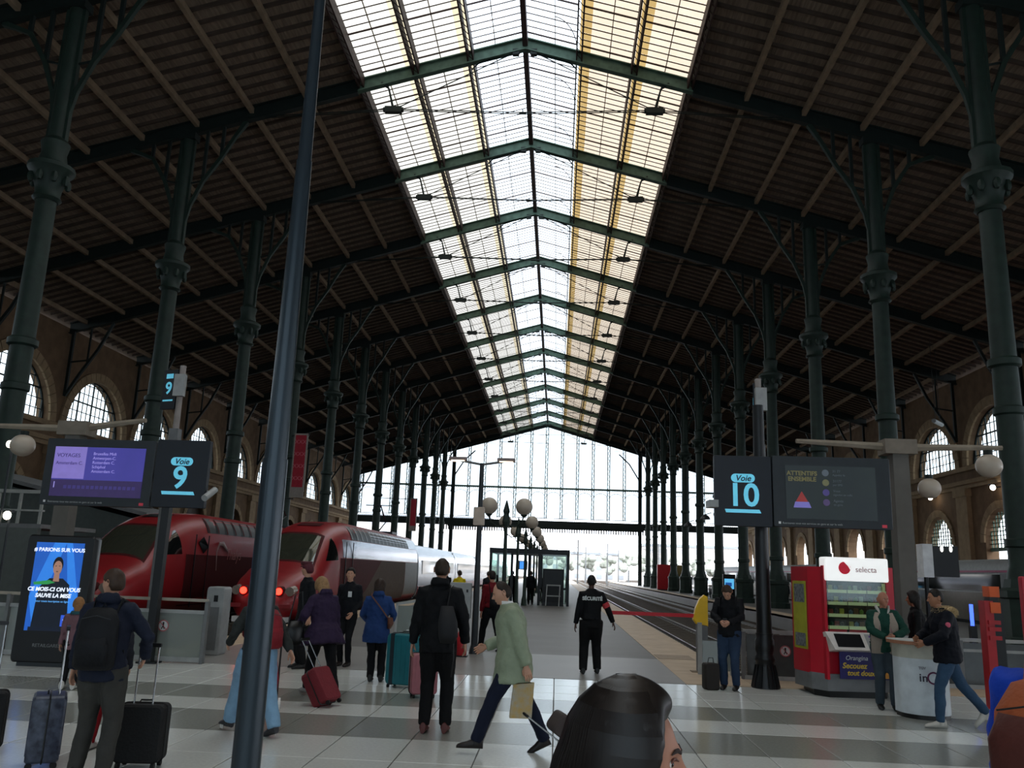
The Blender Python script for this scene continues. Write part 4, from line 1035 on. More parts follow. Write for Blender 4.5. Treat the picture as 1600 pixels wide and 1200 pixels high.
# round white promotional counter
t = thing('promotion_counter', 'white rounded promotional counter with wooden edged top and logo', 'counter', (5.2, 12.8, 0), .05)
WH = mat('counter_white', 'c6cdd2', .3)
pts = []
for k in range(33):
    a = PI+PI*k/32; pts.append((.34*math.cos(a), .34*math.sin(a)))
pts += [(.34, .15), (-.34, .15)]
b = MB(); vpr(pts, .06, .98, b); b.build('drum', WH, t, smooth=30)
b = MB(); vpr([(x*1.002, y*1.004) for x, y in pts], .8, .985, b); b.build('upper_panel', mat('counter_beige', 'b4b2a4', .5), t, smooth=30)
b = MB(); vpr([(x*1.2, y*1.15) for x, y in pts], .985, 1.03, b); b.build('top_board', mat('wood_edge', '9c6a50', .5), t)
b = MB(); vpr([(x*1.19, y*1.14) for x, y in pts], 1.03, 1.045, b); b.build('top_sheet', WHITE, t)
b = MB(); vpr([(x*.96, y*.96) for x, y in pts], 0, .06, b); b.build('kick_base', BLACK, t)
LG = mat('logo_dark', '33303c', .5)
def curved_text(s, size, z, m_, x, nm='lettering'):
    x *= .72; size *= .75; a = x/.35; o = text(s, size, (.353*math.sin(a), -.343*math.cos(a)-.002, z), m_, t, name=nm, rot=(PI/2, 0, a*.9), bold=.003)
curved_text('TGV', .06, .68, mat('logo_grey', '8a8a92', .5), -.2); curved_text('i', .2, .55, LG, -.24); curved_text('n', .2, .55, LG, -.16); curved_text('u', .2, .55, LG, .16); curved_text('i', .2, .55, LG, .26)
b = MB()
for k in range(32):
    v = []
    for a in (2*PI*k/32, 2*PI*(k+1)/32):
        for r in (.062, .085):
            u = r*math.cos(a)-.005; ang = u/.35; v.append((.354*math.sin(ang), -.344*math.cos(ang)-.004, .555+r*math.sin(a)))
    b.add(v, [(0, 1, 3, 2)])
b.build('logo_ring', mat('logo_plum', '5c2748', .5), t)

# red help pillar, black sign box, etc. at the right
t = thing('help_pillar', 'narrow red and black pillar with orange squares at the right', 'pillar', (6.75, 13.9, 0))
MB().box(-.13, .0, -.1, .1, 0, 1.6).build('red_side', mat('pillar_red', 'a41f26', .4), t); MB().box(0, .14, -.1, .1, 0, 1.55).build('black_side', BLACK, t)
OR = mat('pillar_orange', 'd0561c', .4)
for z in (1.74, 1.5): MB().box(-.05, .1, -.12, .1, z-.08, z+.08).build('orange_square', OR, t)
MB().box(-.04, .09, -.08, .08, 1.55, 1.68).build('neck', BLACK, t)
for z in (1.28, 1.18, 1.05): MB().box(-.1, .08, -.13, -.1, z-.03, z+.03).build('red_knob', MATS['pillar_red'], t)
t = thing('display_box', 'black square display box with white side on a post at the right', 'display', (8.7, 20, 0))
MB().box(-.2, .36, -.1, .25, 2.0, 2.68).build('box', BLACK, t); MB().box(-.42, -.2, -.1, .25, 1.98, 2.72).build('white_side', WHITE, t)
for x in (0, .2): MB().ball((x, -.11, 2.62), (.035, .02, .07), 8, 6).build('lamp', mat('cool_lamp', 'f4f2ea', .4, emis=3), t)
MB().tube([(-.3, .1, 0), (-.3, .1, 2.0)], .05, 6).build('post', BLACK, t)
t = thing('red_poster_stand', 'red stand with white panel at the right edge of the picture', 'stand', (7.85, 14.6, 0))
MB().rbox(-.25, .25, -.06, .06, .9, 2.0, .03).build('panel', mat('stand_red', 'b02838', .4), t); MB().box(-.12, .2, -.07, -.06, 1.4, 1.8).build('white_panel', WHITE, t); MB().box(-.2, .2, -.2, .2, 0, .05).box(-.05, .05, -.04, .04, .05, .92).build('foot', BLACK, t)
for k, (x, y, h) in enumerate([(7.9, 18.5, .45), (8.6, 18.5, .45), (6.9, 18.2, .3)]):
    t = thing('gate_light', 'thin vertical blue gate light beyond the barrier, %s from the left' % ['second', 'third', 'first'][k], 'light', (x, y, 0), 0, 'blue gate lights')
    MB().box(-.03, .03, -.02, .02, 1.0, 1.0+h).build('light_bar', mat('blue_light', '3c5cff', .4, emis=2.5), t); MB().box(-.06, .06, -.06, .06, 0, 1.02).build('stand', BLACK, t)
# row of kiosks with pink fascia and departure panels beyond the right platform
for k in range(3):
    x, y = 27.4, 38+k*9
    t = thing('shop_kiosk', 'low kiosk with magenta fascia against the right wall, %s from the front' % ORD[k], 'kiosk', (x, y, 0), 0, 'kiosks along the right wall')
    MB().box(-.3, 2.5, 0, 7.5, 0, 3.1).build('body', mat('kiosk_body', '6c6a6a', .6), t); MB().box(-.4, 2.6, -.1, 7.6, 3.1, 3.45).build('fascia', mat('kiosk_magenta', '8a2050', .5, emis=.15), t)
    for q in range(3): 
        MB().box(-.36, -.3, .6+q*2.3, 2.4+q*2.3, 1.0, 2.4).build('shop_window', DGLASS, t); MB().box(-.38, -.34, .8+q*2.3, 2.0+q*2.3, 2.5, 2.95).build('panel', mat('panel_indigo', '26244c', .4, emis=.2), t)
# things along the right platform
def scr_tot(x, y, lab):
    t = thing('platform_display', lab, 'display', (x, y, 0), 0, 'blue platform displays'); MB().rbox(-.5, .5, -.1, .1, 0, 2.1, .04).build('housing', BLACK, t); MB().box(-.38, .38, -.106, -.1, .95, 1.75).build('display', mat('display_cyan', '5aaede', .3, emis=.9), t); MB().box(-.3, .2, -.11, -.104, 1.15, 1.45).build('display_map', mat('display_dark', '1c4a8c', .3, emis=.8), t)
scr_tot(13.6, 46.5, 'black platform display with blue screen between the near right columns'); scr_tot(14.0, 71, 'black platform display with blue screen further down the right platform')
t = thing('red_locker', 'bright red cabinet far down the right platform', 'cabinet', (14.2, 112.5, 0)); MB().rbox(-1.2, 1.0, -.3, .3, .1, 3.2, .05).build('door', mat('locker_red', 'b01822', .4), t); MB().box(1.0, 2.0, -.3, .3, .1, 3.2).build('side', mat('locker_olive', '7a6a3a', .5), t); MB().box(-1.2, 2, -.25, .25, 0, .1).build('plinth', BLACK, t)
t = thing('luggage_trolleys', 'dark nested luggage trolleys on the right platform', 'trolley', (14.3, 78, 0))
for k in range(4):
    y = k*.5; MB().tube([(-.4, y, .2), (-.4, y+.2, 1.1), (.4, y+.2, 1.1), (.4, y, .2)], .05, 5).build('frame', CHAR, t)
    MB().tube([(-.4, y-.1, .12), (-.34, y-.1, .12)], .12, 10).tube([(.34, y-.1, .12), (.4, y-.1, .12)], .12, 10).build('wheel', RUBBER, t)
    MB().box(-.4, .4, y-.2, y+.3, .2, .26).build('tray', CHAR, t)
# dark loudspeakers / projectors hanging from the right columns
for k, (y, dz) in enumerate([(57, 7.0), (67, 6.8), (77, 7.0), (87, 6.9)]):
    t = thing('floodlight', 'dark floodlight bracketed low on the right column row, %s from the front' % ORD[k], 'lamp', (13.2, y, dz), 0, 'floodlights on the right columns'); MB().lathe((0, 0, 0), [(.1, .3), (.35, .1), (.45, -.1), (.4, -.14)], 12).build('reflector', CHAR, t); MB().tube([(0, 0, .3), (.6, .4, .5)], .04, 5).build('bracket', CHAR, t)
# security cameras under the signs
t = thing('security_camera', 'white bullet camera fixed just right of the Voie 9 board', 'camera', (-6.25, 14.8, 2.95)); MB().tube([(0, -.15, -.1), (.03, .2, .08)], .06, 10).build('housing', GREYL, t); MB().tube([(0, .1, .02), (-.1, .13, .05)], .02, 5).build('bracket', GREYL, t)

# ================================================================ OUTSIDE
BL = mat('pale_render', 'd8d2cc', .8, 0, .2, .05); ROOFZ = mat('zinc_roof', '8c9298', .5)
def building(x, y, w_, d_, h, lab, nx, nz, m_=BL):
    t = thing('building', lab, 'building', (x, y, -1)); MB().box(0, w_, 0, d_, 0, h).build('wall', m_, t); MB().box(-.4, w_+.4, -.4, d_+.4, h, h+.8).build('roof', ROOFZ, t)
    wm = MB().box(0, w_/nx*.5, -.12, .02, 0, h/nz*.5).mesh('window', mat('far_window', 'a2a8b0', .3))
    for i in range(nx):
        for j in range(nz): link('window', wm, t, loc=((i+.28)*w_/nx, 0, (j+.3)*h/nz))
building(-62, 250, 42, 18, 17, 'pale apartment block seen below the glazed gable behind the lamp post', 10, 5)
building(-10, 300, 34, 15, 9, 'low pale building far beyond the tracks, left of the guard', 9, 3)
building(28, 280, 30, 15, 12, 'pale block far beyond the tracks behind the right columns', 8, 4)
building(64, 260, 40, 15, 15, 'pale block at the far right end behind the columns', 9, 5)
building(-110, 260, 40, 15, 20, 'tall pale block outside beyond the left train', 8, 6)
for k, (x, y) in enumerate([(4, 165), (10.5, 180), (20, 170), (-4, 190), (7, 210), (16, 225), (26, 205), (0, 240)]):
    t = thing('catenary_mast', 'thin catenary mast standing beyond the far gable, %s in depth' % ORD[k], 'mast', (x, y, -1), 0, 'catenary masts'); MB().tube([(0, 0, 0), (0, 0, 9)], .14, 6).build('pole', GREY, t); MB().tube([(0, 0, 7.5), (-3.2, 0, 7.8)], .06, 5).tube([(0, 0, 6), (-3, 0, 7.7)], .04, 5).build('arm', GREY, t)
for k in range(9):
    x = -4+k*6.1; t = thing('far_tree', 'hazy bare tree beyond the tracks, %s from the left' % ORD[k], 'tree', (x, 246+2*(k % 2), -1), 0, 'far trees beyond the gable')
    b = MB(); rr = random.Random(k); b.tube([(0, 0, 0), (0, 0, 4)], [.3, .2], 6); b.build('trunk', GREY, t); b = MB()
    for q in range(14): b.ball((rr.uniform(-2.2, 2.2), rr.uniform(-2, 2), 4+rr.uniform(-.5, 4)), rr.uniform(.6, 1.3), 7, 5)
    b.build('crown', mat('far_foliage', 'a4a89e', .9), t)
struct('ground_outside', MB().box(-300, 300, 200, 420, -1.6, -1.06), mat('outside_ground', 'bcb8b4', .9))
# ================================================================ PEOPLE
V = Vector
def sstep(a, b, x): t = max(0, min(1, (x-a)/(b-a))); return t*t*(3-2*t)
def head_point(az, el):
    """surface of an adult head; az 0 = face (+y), el up; metres, centre at mid head"""
    ce, se = math.cos(el), math.sin(el); sx_, cy = math.sin(az), math.cos(az)
    x, y, z = .074*ce*sx_, .094*ce*cy, .118*se
    low = sstep(0, -.9, se)
    x *= 1-.30*low*(1 if cy > -.2 else .7)+.05*sstep(.1, .6, se)*(1-sstep(.6, 1, se))
    if cy < 0: y *= 1-.33*sstep(-.1, -.9, se)
    else: y *= .96+.06*low
    y += .006*low
    f = max(0, cy)*ce
    g = lambda a0, e0, wa, we: math.exp(-((az-a0)/wa)**2-((el-e0)/we)**2)
    d = .026*g(0, -.16, .13, .10)+.012*g(0, -.02, .10, .16)                      # nose tip and bridge
    d += .005*g(0, .22, .5, .09)                                                # brow
    d -= .010*(g(.34, .05, .19, .11)+g(-.34, .05, .19, .11))                    # sockets
    d += .004*(g(.55, -.12, .25, .15)+g(-.55, -.12, .25, .15))                  # cheeks
    d += .007*g(0, -.45, .22, .05)+.006*g(0, -.56, .2, .05)-.003*g(0, -.50, .25, .025)  # lips
    d += .010*g(0, -.80, .35, .14)-.004*g(0, -.66, .3, .06)                     # chin
    d -= .004*g(0, -.33, .06, .06)
    n = V((sx_*ce, cy*ce, se*.5)).normalized()
    return V((x, y, z))+n*d
def head_mesh(nu, nv):
    b = MB(); vs = [tuple(head_point(0, -PI/2))]
    # finer sampling toward the face
    azs = []
    for k in range(nu):
        t = -1+2*k/nu; azs.append(PI*(math.copysign(abs(t)**1.5, t)))
    for i in range(1, nv):
        el = -PI/2+PI*i/nv
        for az in azs: vs.append(tuple(head_point(az, el)))
    vs.append(tuple(head_point(0, PI/2))); T = len(vs)-1; n = nu
    fs = [(0, 1+(k+1) % n, 1+k) for k in range(n)][::1]
    fs = [(0, 1+k, 1+(k+1) % n) for k in range(n)]
    for i in range(nv-2):
        for k in range(n):
            a = 1+i*n; j = (k+1) % n; fs.append((a+k, a+n+k, a+n+j, a+j))
    a = 1+(nv-2)*n; fs += [(a+k, T, a+(k+1) % n) for k in range(n)]
    b.add(vs, fs)
    for s in (-1, 1):   # ears
        b.loft([(V((s*.07, -.012, .0)), .004, .02, (0, 1, 0), (0, 0, 1)), (V((s*.078, -.014, .0)), .017, .03, (0, 1, 0), (0, 0, 1)), (V((s*.086, -.02, .004)), .016, .032, (0, 1, 0), (0, 0, 1)), (V((s*.083, -.022, .004)), .008, .02, (0, 1, 0), (0, 0, 1))])
    return b
HEADS = {}
def get_head(hi):
    if hi not in HEADS:
        me = head_mesh(96, 80).mesh('head') if hi else head_mesh(44, 34).mesh('head'); bm = bmesh.new(); bm.from_mesh(me); bmesh.ops.recalc_face_normals(bm, faces=bm.faces); bm.to_mesh(me); bm.free(); HEADS[hi] = me
    return HEADS[hi]
def hair_mesh(style, nu=40, nv=30, seed=0):
    rr = random.Random(seed); b = MB(); ph = [rr.uniform(0, 6) for _ in range(4)]
    def off(az, el):
        c = math.cos(az)
        # hairline elevation as a function of azimuth
        if style == 'bald': return -.012
        front = {'short': .62, 'crop': .66, 'receding': .95, 'long': .6, 'bob': .58, 'cap': .42, 'bun': .62, 'hood': .5, 'big': .72}[style]
        side = .12 if style in ('short', 'crop', 'receding', 'cap', 'bun') else -.5
        back = -.55 if style in ('short', 'crop', 'receding', 'bun', 'cap') else -1.0
        a = abs(az)
        hl = front+(side-front)*sstep(.55, 1.25, a)
        hl = hl+(back-hl)*sstep(1.5, 2.2, a)
        if style == 'receding' and a < 1.9: hl += .35*sstep(1.9, 1.2, a)
        t = {'short': .014, 'crop': .006, 'receding': .012, 'long': .03, 'bob': .032, 'cap': .022, 'bun': .018, 'hood': .03, 'big': .03}[style]
        k = sstep(hl-.08, hl+.12, el)
        w = (math.sin(az*9+ph[0])*math.sin(el*7+ph[1])+math.sin(az*17+ph[2])*.6)*.0022
        return -.012+(t+.012+w)*k
    def P(az, el):
        p = head_point(az, el); return p+V((math.sin(az)*math.cos(el), math.cos(az)*math.cos(el), math.sin(el)))*off(az, el)
    vs = [tuple(P(0, -PI/2))]
    for i in range(1, nv):
        for k in range(nu): vs.append(tuple(P(-PI+2*PI*k/nu, -PI/2+PI*i/nv)))
    vs.append(tuple(P(0, PI/2))); T = len(vs)-1; n = nu
    fs = [(0, 1+k, 1+(k+1) % n) for k in range(n)]
    for i in range(nv-2):
        for k in range(n):
            a = 1+i*n; j = (k+1) % n; fs.append((a+k, a+n+k, a+n+j, a+j))
    a = 1+(nv-2)*n; fs += [(a+k, T, a+(k+1) % n) for k in range(n)]
    b.add(vs, [f[::-1] for f in fs]) if 0 else b.add(vs, fs)
    if style == 'bun': b.ball((0, -.125, .05), (.045, .04, .045), 12, 8)
    if style in ('long', 'bob'):
        L = .22 if style == 'long' else .1
        b.loft([(V((0, -.03, .04)), .092, .09, (1, 0, 0), (0, 1, 0)), (V((0, -.05, -.04)), .1, .075, (1, 0, 0), (0, 1, 0)), (V((0, -.06, -.1)), .098, .06, (1, 0, 0), (0, 1, 0)), (V((0, -.07, -.1-L*.6)), .085, .045, (1, 0, 0), (0, 1, 0)), (V((0, -.07, -.1-L)), .06, .03, (1, 0, 0), (0, 1, 0))])
    me = b.mesh('hair'); bm = bmesh.new(); bm.from_mesh(me); bmesh.ops.recalc_face_normals(bm, faces=bm.faces); bm.to_mesh(me); bm.free()
    for p in me.polygons: p.use_smooth = True
    return me
def hand_raw(curl):
    """right hand, wrist at origin, fingers along +y, palm faces -z... thumb on -x side"""
    b = MB()
    b.loft([(V((0, -.03, 0)), .026, .02, (1, 0, 0), (0, 0, 1)), (V((0, .01, 0)), .028, .018, (1, 0, 0), (0, 0, 1)), (V((0, .05, 0)), .04, .015, (1, 0, 0), (0, 0, 1)), (V((0, .088, 0)), .041, .0125, (1, 0, 0), (0, 0, 1))])
    for i, (x, L) in enumerate([(-.0315, .072), (-.0105, .082), (.0105, .076), (.0315, .06)]):
        p = V((x, .083, 0)); a = curl*.35; pts = [V((x*.9, .06, 0)), p]; sp = x*1.2
        for f, k in ((.45, 1), (.32, 2.1), (.23, 3.0)):
            d = V((sp*.6, math.cos(a), -math.sin(a))); p = p+d.normalized()*L*f; pts.append(p); a += curl*.62
        b.tube(pts, [.0085, .0095, .0088, .008, .006], 8)
    a = .4+curl*.4
    b.tube([V((-.018, .015, -.004)), V((-.042, .04, -.012)), V((-.055+.01*curl, .068, -.018-.012*curl)), V((-.056+.022*curl, .09, -.024-.024*curl))], [.014, .012, .0095, .007], 8)
    return b
HANDS = {}
def get_hand(side, curl):
    k = (side, curl)
    if k not in HANDS:
        b = hand_raw(curl)
        if side < 0: b.v = [(-x, y, z) for x, y, z in b.v]; b.f = [f[::-1] for f in b.f]
        HANDS[k] = fuse(b, .0036, 1)
    return HANDS[k]
def ik(a, c, l1, l2, pole):
    d = c-a; L = d.length; mx = (l1+l2)*.998
    if L > mx: c = a+d*(mx/L); d = c-a; L = mx
    u = d.normalized(); x = (l1*l1-l2*l2+L*L)/(2*L); h = math.sqrt(max(0, l1*l1-x*x))
    pl = V(pole); pl = (pl-u*pl.dot(u)); pl = pl.normalized() if pl.length > 1e-4 else V((0, 0, 1))
    return a+u*x+pl*h, c
SKIN1 = mat('skin_light', 'b98a72', .5, 0, .35, .05, 20); SKIN2 = mat('skin_dark', '4a3026', .5, 0, .35, .05, 20); SKIN3 = mat('skin_tan', '9c6c52', .5, 0, .35, .05, 20)
EYEW = mat('eye_white', 'cfc8c0', .2); IRIS = mat('iris_dark', '1c1410', .15)
def shoe(b, foot, fwd, L=.27, toe=0):
    f = V((fwd.x, fwd.y, 0)).normalized(); f = V((f.x*math.cos(toe), f.y*math.cos(toe), -math.sin(toe))); s = V((0, 0, 1)).cross(f).normalized()
    if s.length < .1: s = V((1, 0, 0))
    up = f.cross(s)*-1 if f.cross(s).z < 0 else f.cross(s)
    k = L/.27; R = []
    for t, w, h in ((-.075, .025, .03), (-.065, .034, .055), (-.03, .036, .062), (.03, .04, .048), (.09, .046, .034), (.14, .046, .028), (.18, .034, .02), (.195, .014, .012)):
        R.append((foot+f*t*k+up*(h-.002), w, h, s, up))
    b.loft(R)
def person(label, x, y, head=0, H=1.72, top='20242c', bottom='1a1c20', shoes='141414', skin=None, hair='2a1c14', style='short',
           fl=(-.1, 0, 0), fr=(.1, 0, 0), hl=(-.24, .02, .80), hr=(.24, .02, .80), lean=0, hy=0, hp=0, hem=.82, puff=1.0, legw=1.0, side_lean=0,
           curl=(.6, .6), flare=0, epl=(-.6, -1, 0), epr=(.6, -1, 0), hood=False, extra=None, sole=None, ftoe=(0, 0), hipdrop=0, knee=(0, 1, 0), brow=True, group=None, rough=.7, z0=0, fold=.04, hips=(0, 0)):
    puff *= 1.06; legw *= 1.16
    k = H/1.72; t = thing('person', label, 'person', (x, y, z0), head, group)
    skin = skin or SKIN1; S = lambda p: V(p)*k
    hipc = V((hips[0], hips[1], .92*k-hipdrop))
    R = Matrix.Rotation(-lean, 3, 'X') @ Matrix.Rotation(side_lean, 3, 'Y')
    def tor(p): return hipc+R @ (V(p)*k-V((0, 0, .92*k)))
    ax, ay = R @ V((1, 0, 0)), R @ V((0, 1, 0))
    shL, shR = tor((-.168, -.01, 1.385)), tor((.168, -.01, 1.385))
    wl, wr = V(hl)*k, V(hr)*k
    eL, wl = ik(shL, wl, .285*k, .255*k, epl); eR, wr = ik(shR, wr, .285*k, .255*k, epr)
    hpL, hpR = hipc+V((-.09*k, 0, -.02*k)), hipc+V((.09*k, 0, -.02*k))
    aL, aR = V(fl)*k+V((0, 0, .09*k)), V(fr)*k+V((0, 0, .09*k))
    kL, aL = ik(hpL, aL, .43*k, .41*k, knee); kR, aR = ik(hpR, aR, .43*k, .41*k, knee)
    HR = R.to_4x4() @ Euler((-hp, 0, hy), 'XYZ').to_matrix().to_4x4() if 0 else Matrix.Rotation(hy, 4, 'Z') @ Matrix.Rotation(-hp-lean*.35, 4, 'X')
    nb = tor((0, .0, 1.44)); hc = tor((0, .015, 1.52))+(HR.to_3x3() @ V((0, .02, .085)))*k+R @ V((0, .05*max(0, hp), -.03*max(0, hp)))
    HT = Matrix.Translation(hc) @ HR @ Matrix.Scale(k*1.0, 4)
    # --- body: torso, neck and limbs melted together, head and hands grown on
    b = MB()
    b.loft([(tor((0, 0, .84)), .12*k, .09*k, ax, ay), (tor((0, 0, .95)), .13*k, .095*k, ax, ay), (tor((0, 0, 1.1)), .115*k, .085*k, ax, ay), (tor((0, 0, 1.3)), .14*k, .095*k, ax, ay), (tor((0, -.005, 1.4)), .13*k, .08*k, ax, ay), (tor((0, 0, 1.45)), .06*k, .055*k, ax, ay)])
    b.tube([tor((0, -.005, 1.40)), hc+V((0, 0, -.06*k))], [.056*k, .05*k], 12)
    for sh, e, w_ in ((shL, eL, wl), (shR, eR, wr)): b.tube([tor((0, 0, 1.36)), sh, e, w_], [.05*k, .045*k, .036*k, .026*k], 8)
    for hp_, kn, an in ((hpL, kL, aL), (hpR, kR, aR)): b.tube([hipc, hp_, kn, an], [.08*k, .08*k, .05*k, .034*k], 8)
    core = fuse(b, .016*k, 2)
    parts = [(core, None), (get_head(False), HT)]
    for side, w_, e, cu in ((-1, wl, eL, curl[0]), (1, wr, eR, curl[1])):
        d = (w_-e).normalized(); inw = V((-side, 0, 0)) if abs(d.x) < .8 else V((0, -1, 0))
        palm = (inw-d*inw.dot(d)).normalized(); zax = -palm; xax = d.cross(zax)
        M = Matrix((xax, d, zax)).transposed().to_4x4(); M.translation = w_
        parts.append((get_hand(side, cu), M @ Matrix.Scale(k*.98, 4)))
    me = join_meshes(parts, 'body'); me.materials.append(skin); link('body', me, t)
    # --- eyes, brows
    if brow:
        for s in (-1, 1):
            p = head_point(s*.34, .05); c = HT @ (p+V((0, -.0085, 0)))
            MB().ball(c, (.0125*k,)*3, 10, 8).build('eye', EYEW, t, smooth='all'); p2 = HT @ (p+V((0, .0035, 0))); MB().ball(p2, (.0045*k, .0045*k, .0045*k), 8, 6).build('iris', IRIS, t)
            MB().tube([HT @ (head_point(s*a, e)+V((0, .0045, 0))) for a, e in ((.16, .19), (.32, .235), (.5, .2))], [.0025*k, .0035*k, .0015*k], 5).build('eyebrow', mat('hair_'+hair, hair, .6, 0, .3, .2, 30), t)
    hm = mat('hair_'+hair, hair, .6, 0, .3, .2, 30)
    if style != 'bald':
        hme = hair_mesh(style, seed=int(abs(x*100))); hme.transform(HT); hme.materials.append(hm if style != 'cap' else hm); link('cap' if style == 'cap' else 'hair', hme, t)
    # --- trousers
    b = MB(); lw = legw
    b.loft([(hipc+V((0, 0, -.12*k)), .13*k*lw, .1*k*lw, (1, 0, 0), (0, 1, 0)), (hipc+V((0, 0, 0)), .16*k, .115*k, (1, 0, 0), (0, 1, 0)), (hipc+V((0, 0, .1*k)), .15*k, .11*k, ax, ay)])
    for hp_, kn, an in ((hpL, kL, aL), (hpR, kR, aR)):
        b.tube([hp_+V((0, 0, .02)), hp_.lerp(kn, .35), kn, kn.lerp(an, .35), an+V((0, 0, -.02*k))], [.098*k*lw, .09*k*lw, .066*k*lw, .064*k*lw, .054*k*lw], 12)
    me = fuse(b, .016*k, 3, fold*.6); me.materials.append(mat('trousers_'+bottom, bottom, .8, 0, .2, .1, 9, .3, 25)); link('trousers', me, t)
    # --- jacket
    b = MB(); q = puff; hz = hem
    def tc(p): return tor(p) if p[2] > .92 else V((tor((p[0], p[1], .92)).x, tor((p[0], p[1], .92)).y, hipc.z-(.92-p[2])*k))
    rings = []
    for z, rx, ry in ((hz, .165+flare, .13+flare), (.92, .165+flare*.5, .13+flare*.5), (1.04, .16, .12), (1.2, .17, .125), (1.32, .175, .125), (1.385, .155, .11), (1.44, .105, .085), (1.485, .07, .066)):
        rings.append((tc((0, 0, z)), rx*k*q, ry*k*q, ax, ay))
    b.loft(rings)
    for sh, e, w_ in ((shL, eL, wl), (shR, eR, wr)):
        e2 = e; c0 = sh.lerp(tor((0, -.01, 1.36)), .35); b.tube([c0, sh, sh.lerp(e2, .5), e2, e2.lerp(w_, .5), w_-(w_-e2).normalized()*.0], [.066*k*q, .066*k*q, .06*k*q, .054*k*q, .049*k*q, .042*k*q], 12)
    if hood:
        b.loft([(tor((0, -.02, 1.44)), .09*k, .08*k, ax, ay), (tor((0, -.075, 1.46)), .11*k, .075*k, ax, ay), (tor((0, -.09, 1.53)), .085*k, .05*k, ax, ay)])
    me = fuse(b, .015*k, 3, fold, .1); me.materials.append(mat('jacket_'+top, top, rough, 0, .15, .1, 9, .3, 25)); link('jacket', me, t)
    # --- shoes
    for nm_, an, kn, toe in (('l', aL, kL, ftoe[0]), ('r', aR, kR, ftoe[1])):
        b = MB(); shoe(b, V((an.x, an.y, an.z-.085*k)), V((0, 1, 0)), .27*k, toe); b.tube([an+V((0, 0, -.05*k)), an+V((0, 0, .02*k))], .045*k, 10)
        me = b.mesh('shoe', mat('shoe_'+shoes, shoes, .5), True); link('shoe', me, t)
    t['_k'] = k; del t['_k']
    info = dict(t=t, tor=tor, ax=ax, ay=ay, wl=wl, wr=wr, HT=HT, k=k, hipc=hipc, M=Matrix.Translation((x, y, z0)) @ Matrix.Rotation(head, 4, 'Z'), shL=shL, shR=shR, eL=eL, eR=eR, nb=nb)
    if extra: extra(info)
    return info
def backpack(I, label, colr, w_=.3, h=.44, d=.17, col2=None, z=1.2, side=-1):
    """worn on the back: a thing of its own, placed in world space"""
    t = thing('backpack', label, 'backpack'); t.matrix_world = I['M']
    k = I['k']; ax, ay, tor = I['ax'], I['ay'], I['tor']; m_ = mat('bag_'+colr, colr, .7, 0, .25, .15, 12, .3, 30)
    c = lambda zz, yy: tor((0, side*yy, zz)); hw = w_/2
    b = MB(); y0 = .125
    b.loft([(c(z-h/2, y0+d*.45), hw*.8, d*.35, ax, ay), (c(z-h/2+.03, y0+d*.5), hw, d*.52, ax, ay), (c(z, y0+d*.5), hw, d*.55, ax, ay), (c(z+h/2-.1, y0+d*.42), hw*.95, d*.45, ax, ay), (c(z+h/2-.02, y0+d*.3), hw*.7, d*.3, ax, ay), (c(z+h/2, y0+d*.2), hw*.4, d*.15, ax, ay)])
    b.build('main_bag', m_, t, smooth='all')
    b = MB(); b.loft([(c(z-h/2+.04, y0+d*.9), hw*.75, d*.2, ax, ay), (c(z-.04, y0+d*.95), hw*.8, d*.24, ax, ay), (c(z+.03, y0+d*.85), hw*.6, d*.12, ax, ay)]); b.build('front_pocket', mat('bag_'+(col2 or colr), col2 or colr, .7, 0, .25, .15, 12, .3, 30), t, smooth='all')
    for s in (-1, 1):
        MB().tube([tor((s*.1, side*(y0+.02), z+h/2-.06)), tor((s*.115, side*.06, 1.475)), tor((s*.125, -side*.07, 1.44)), tor((s*.13, -side*.145, 1.3)), tor((s*.15, -side*.10, 1.12)), tor((s*.17, side*.06, 1.04))], .018, 6, asp=.4).build('strap', m_, t)
    MB().tube([c(z+h/2-.02, y0+.02)+ax*-.03, c(z+h/2+.03, y0+.02), c(z+h/2-.02, y0+.02)+ax*.03], .006, 5).build('grab_loop', m_, t)
    MB().tube([c(z+h/2-.09, y0+d*.85)+ax*-hw*.7, c(z+h/2-.06, y0+d*.85), c(z+h/2-.09, y0+d*.85)+ax*hw*.7], .004, 4).build('zip', BLACK, t)
    return t
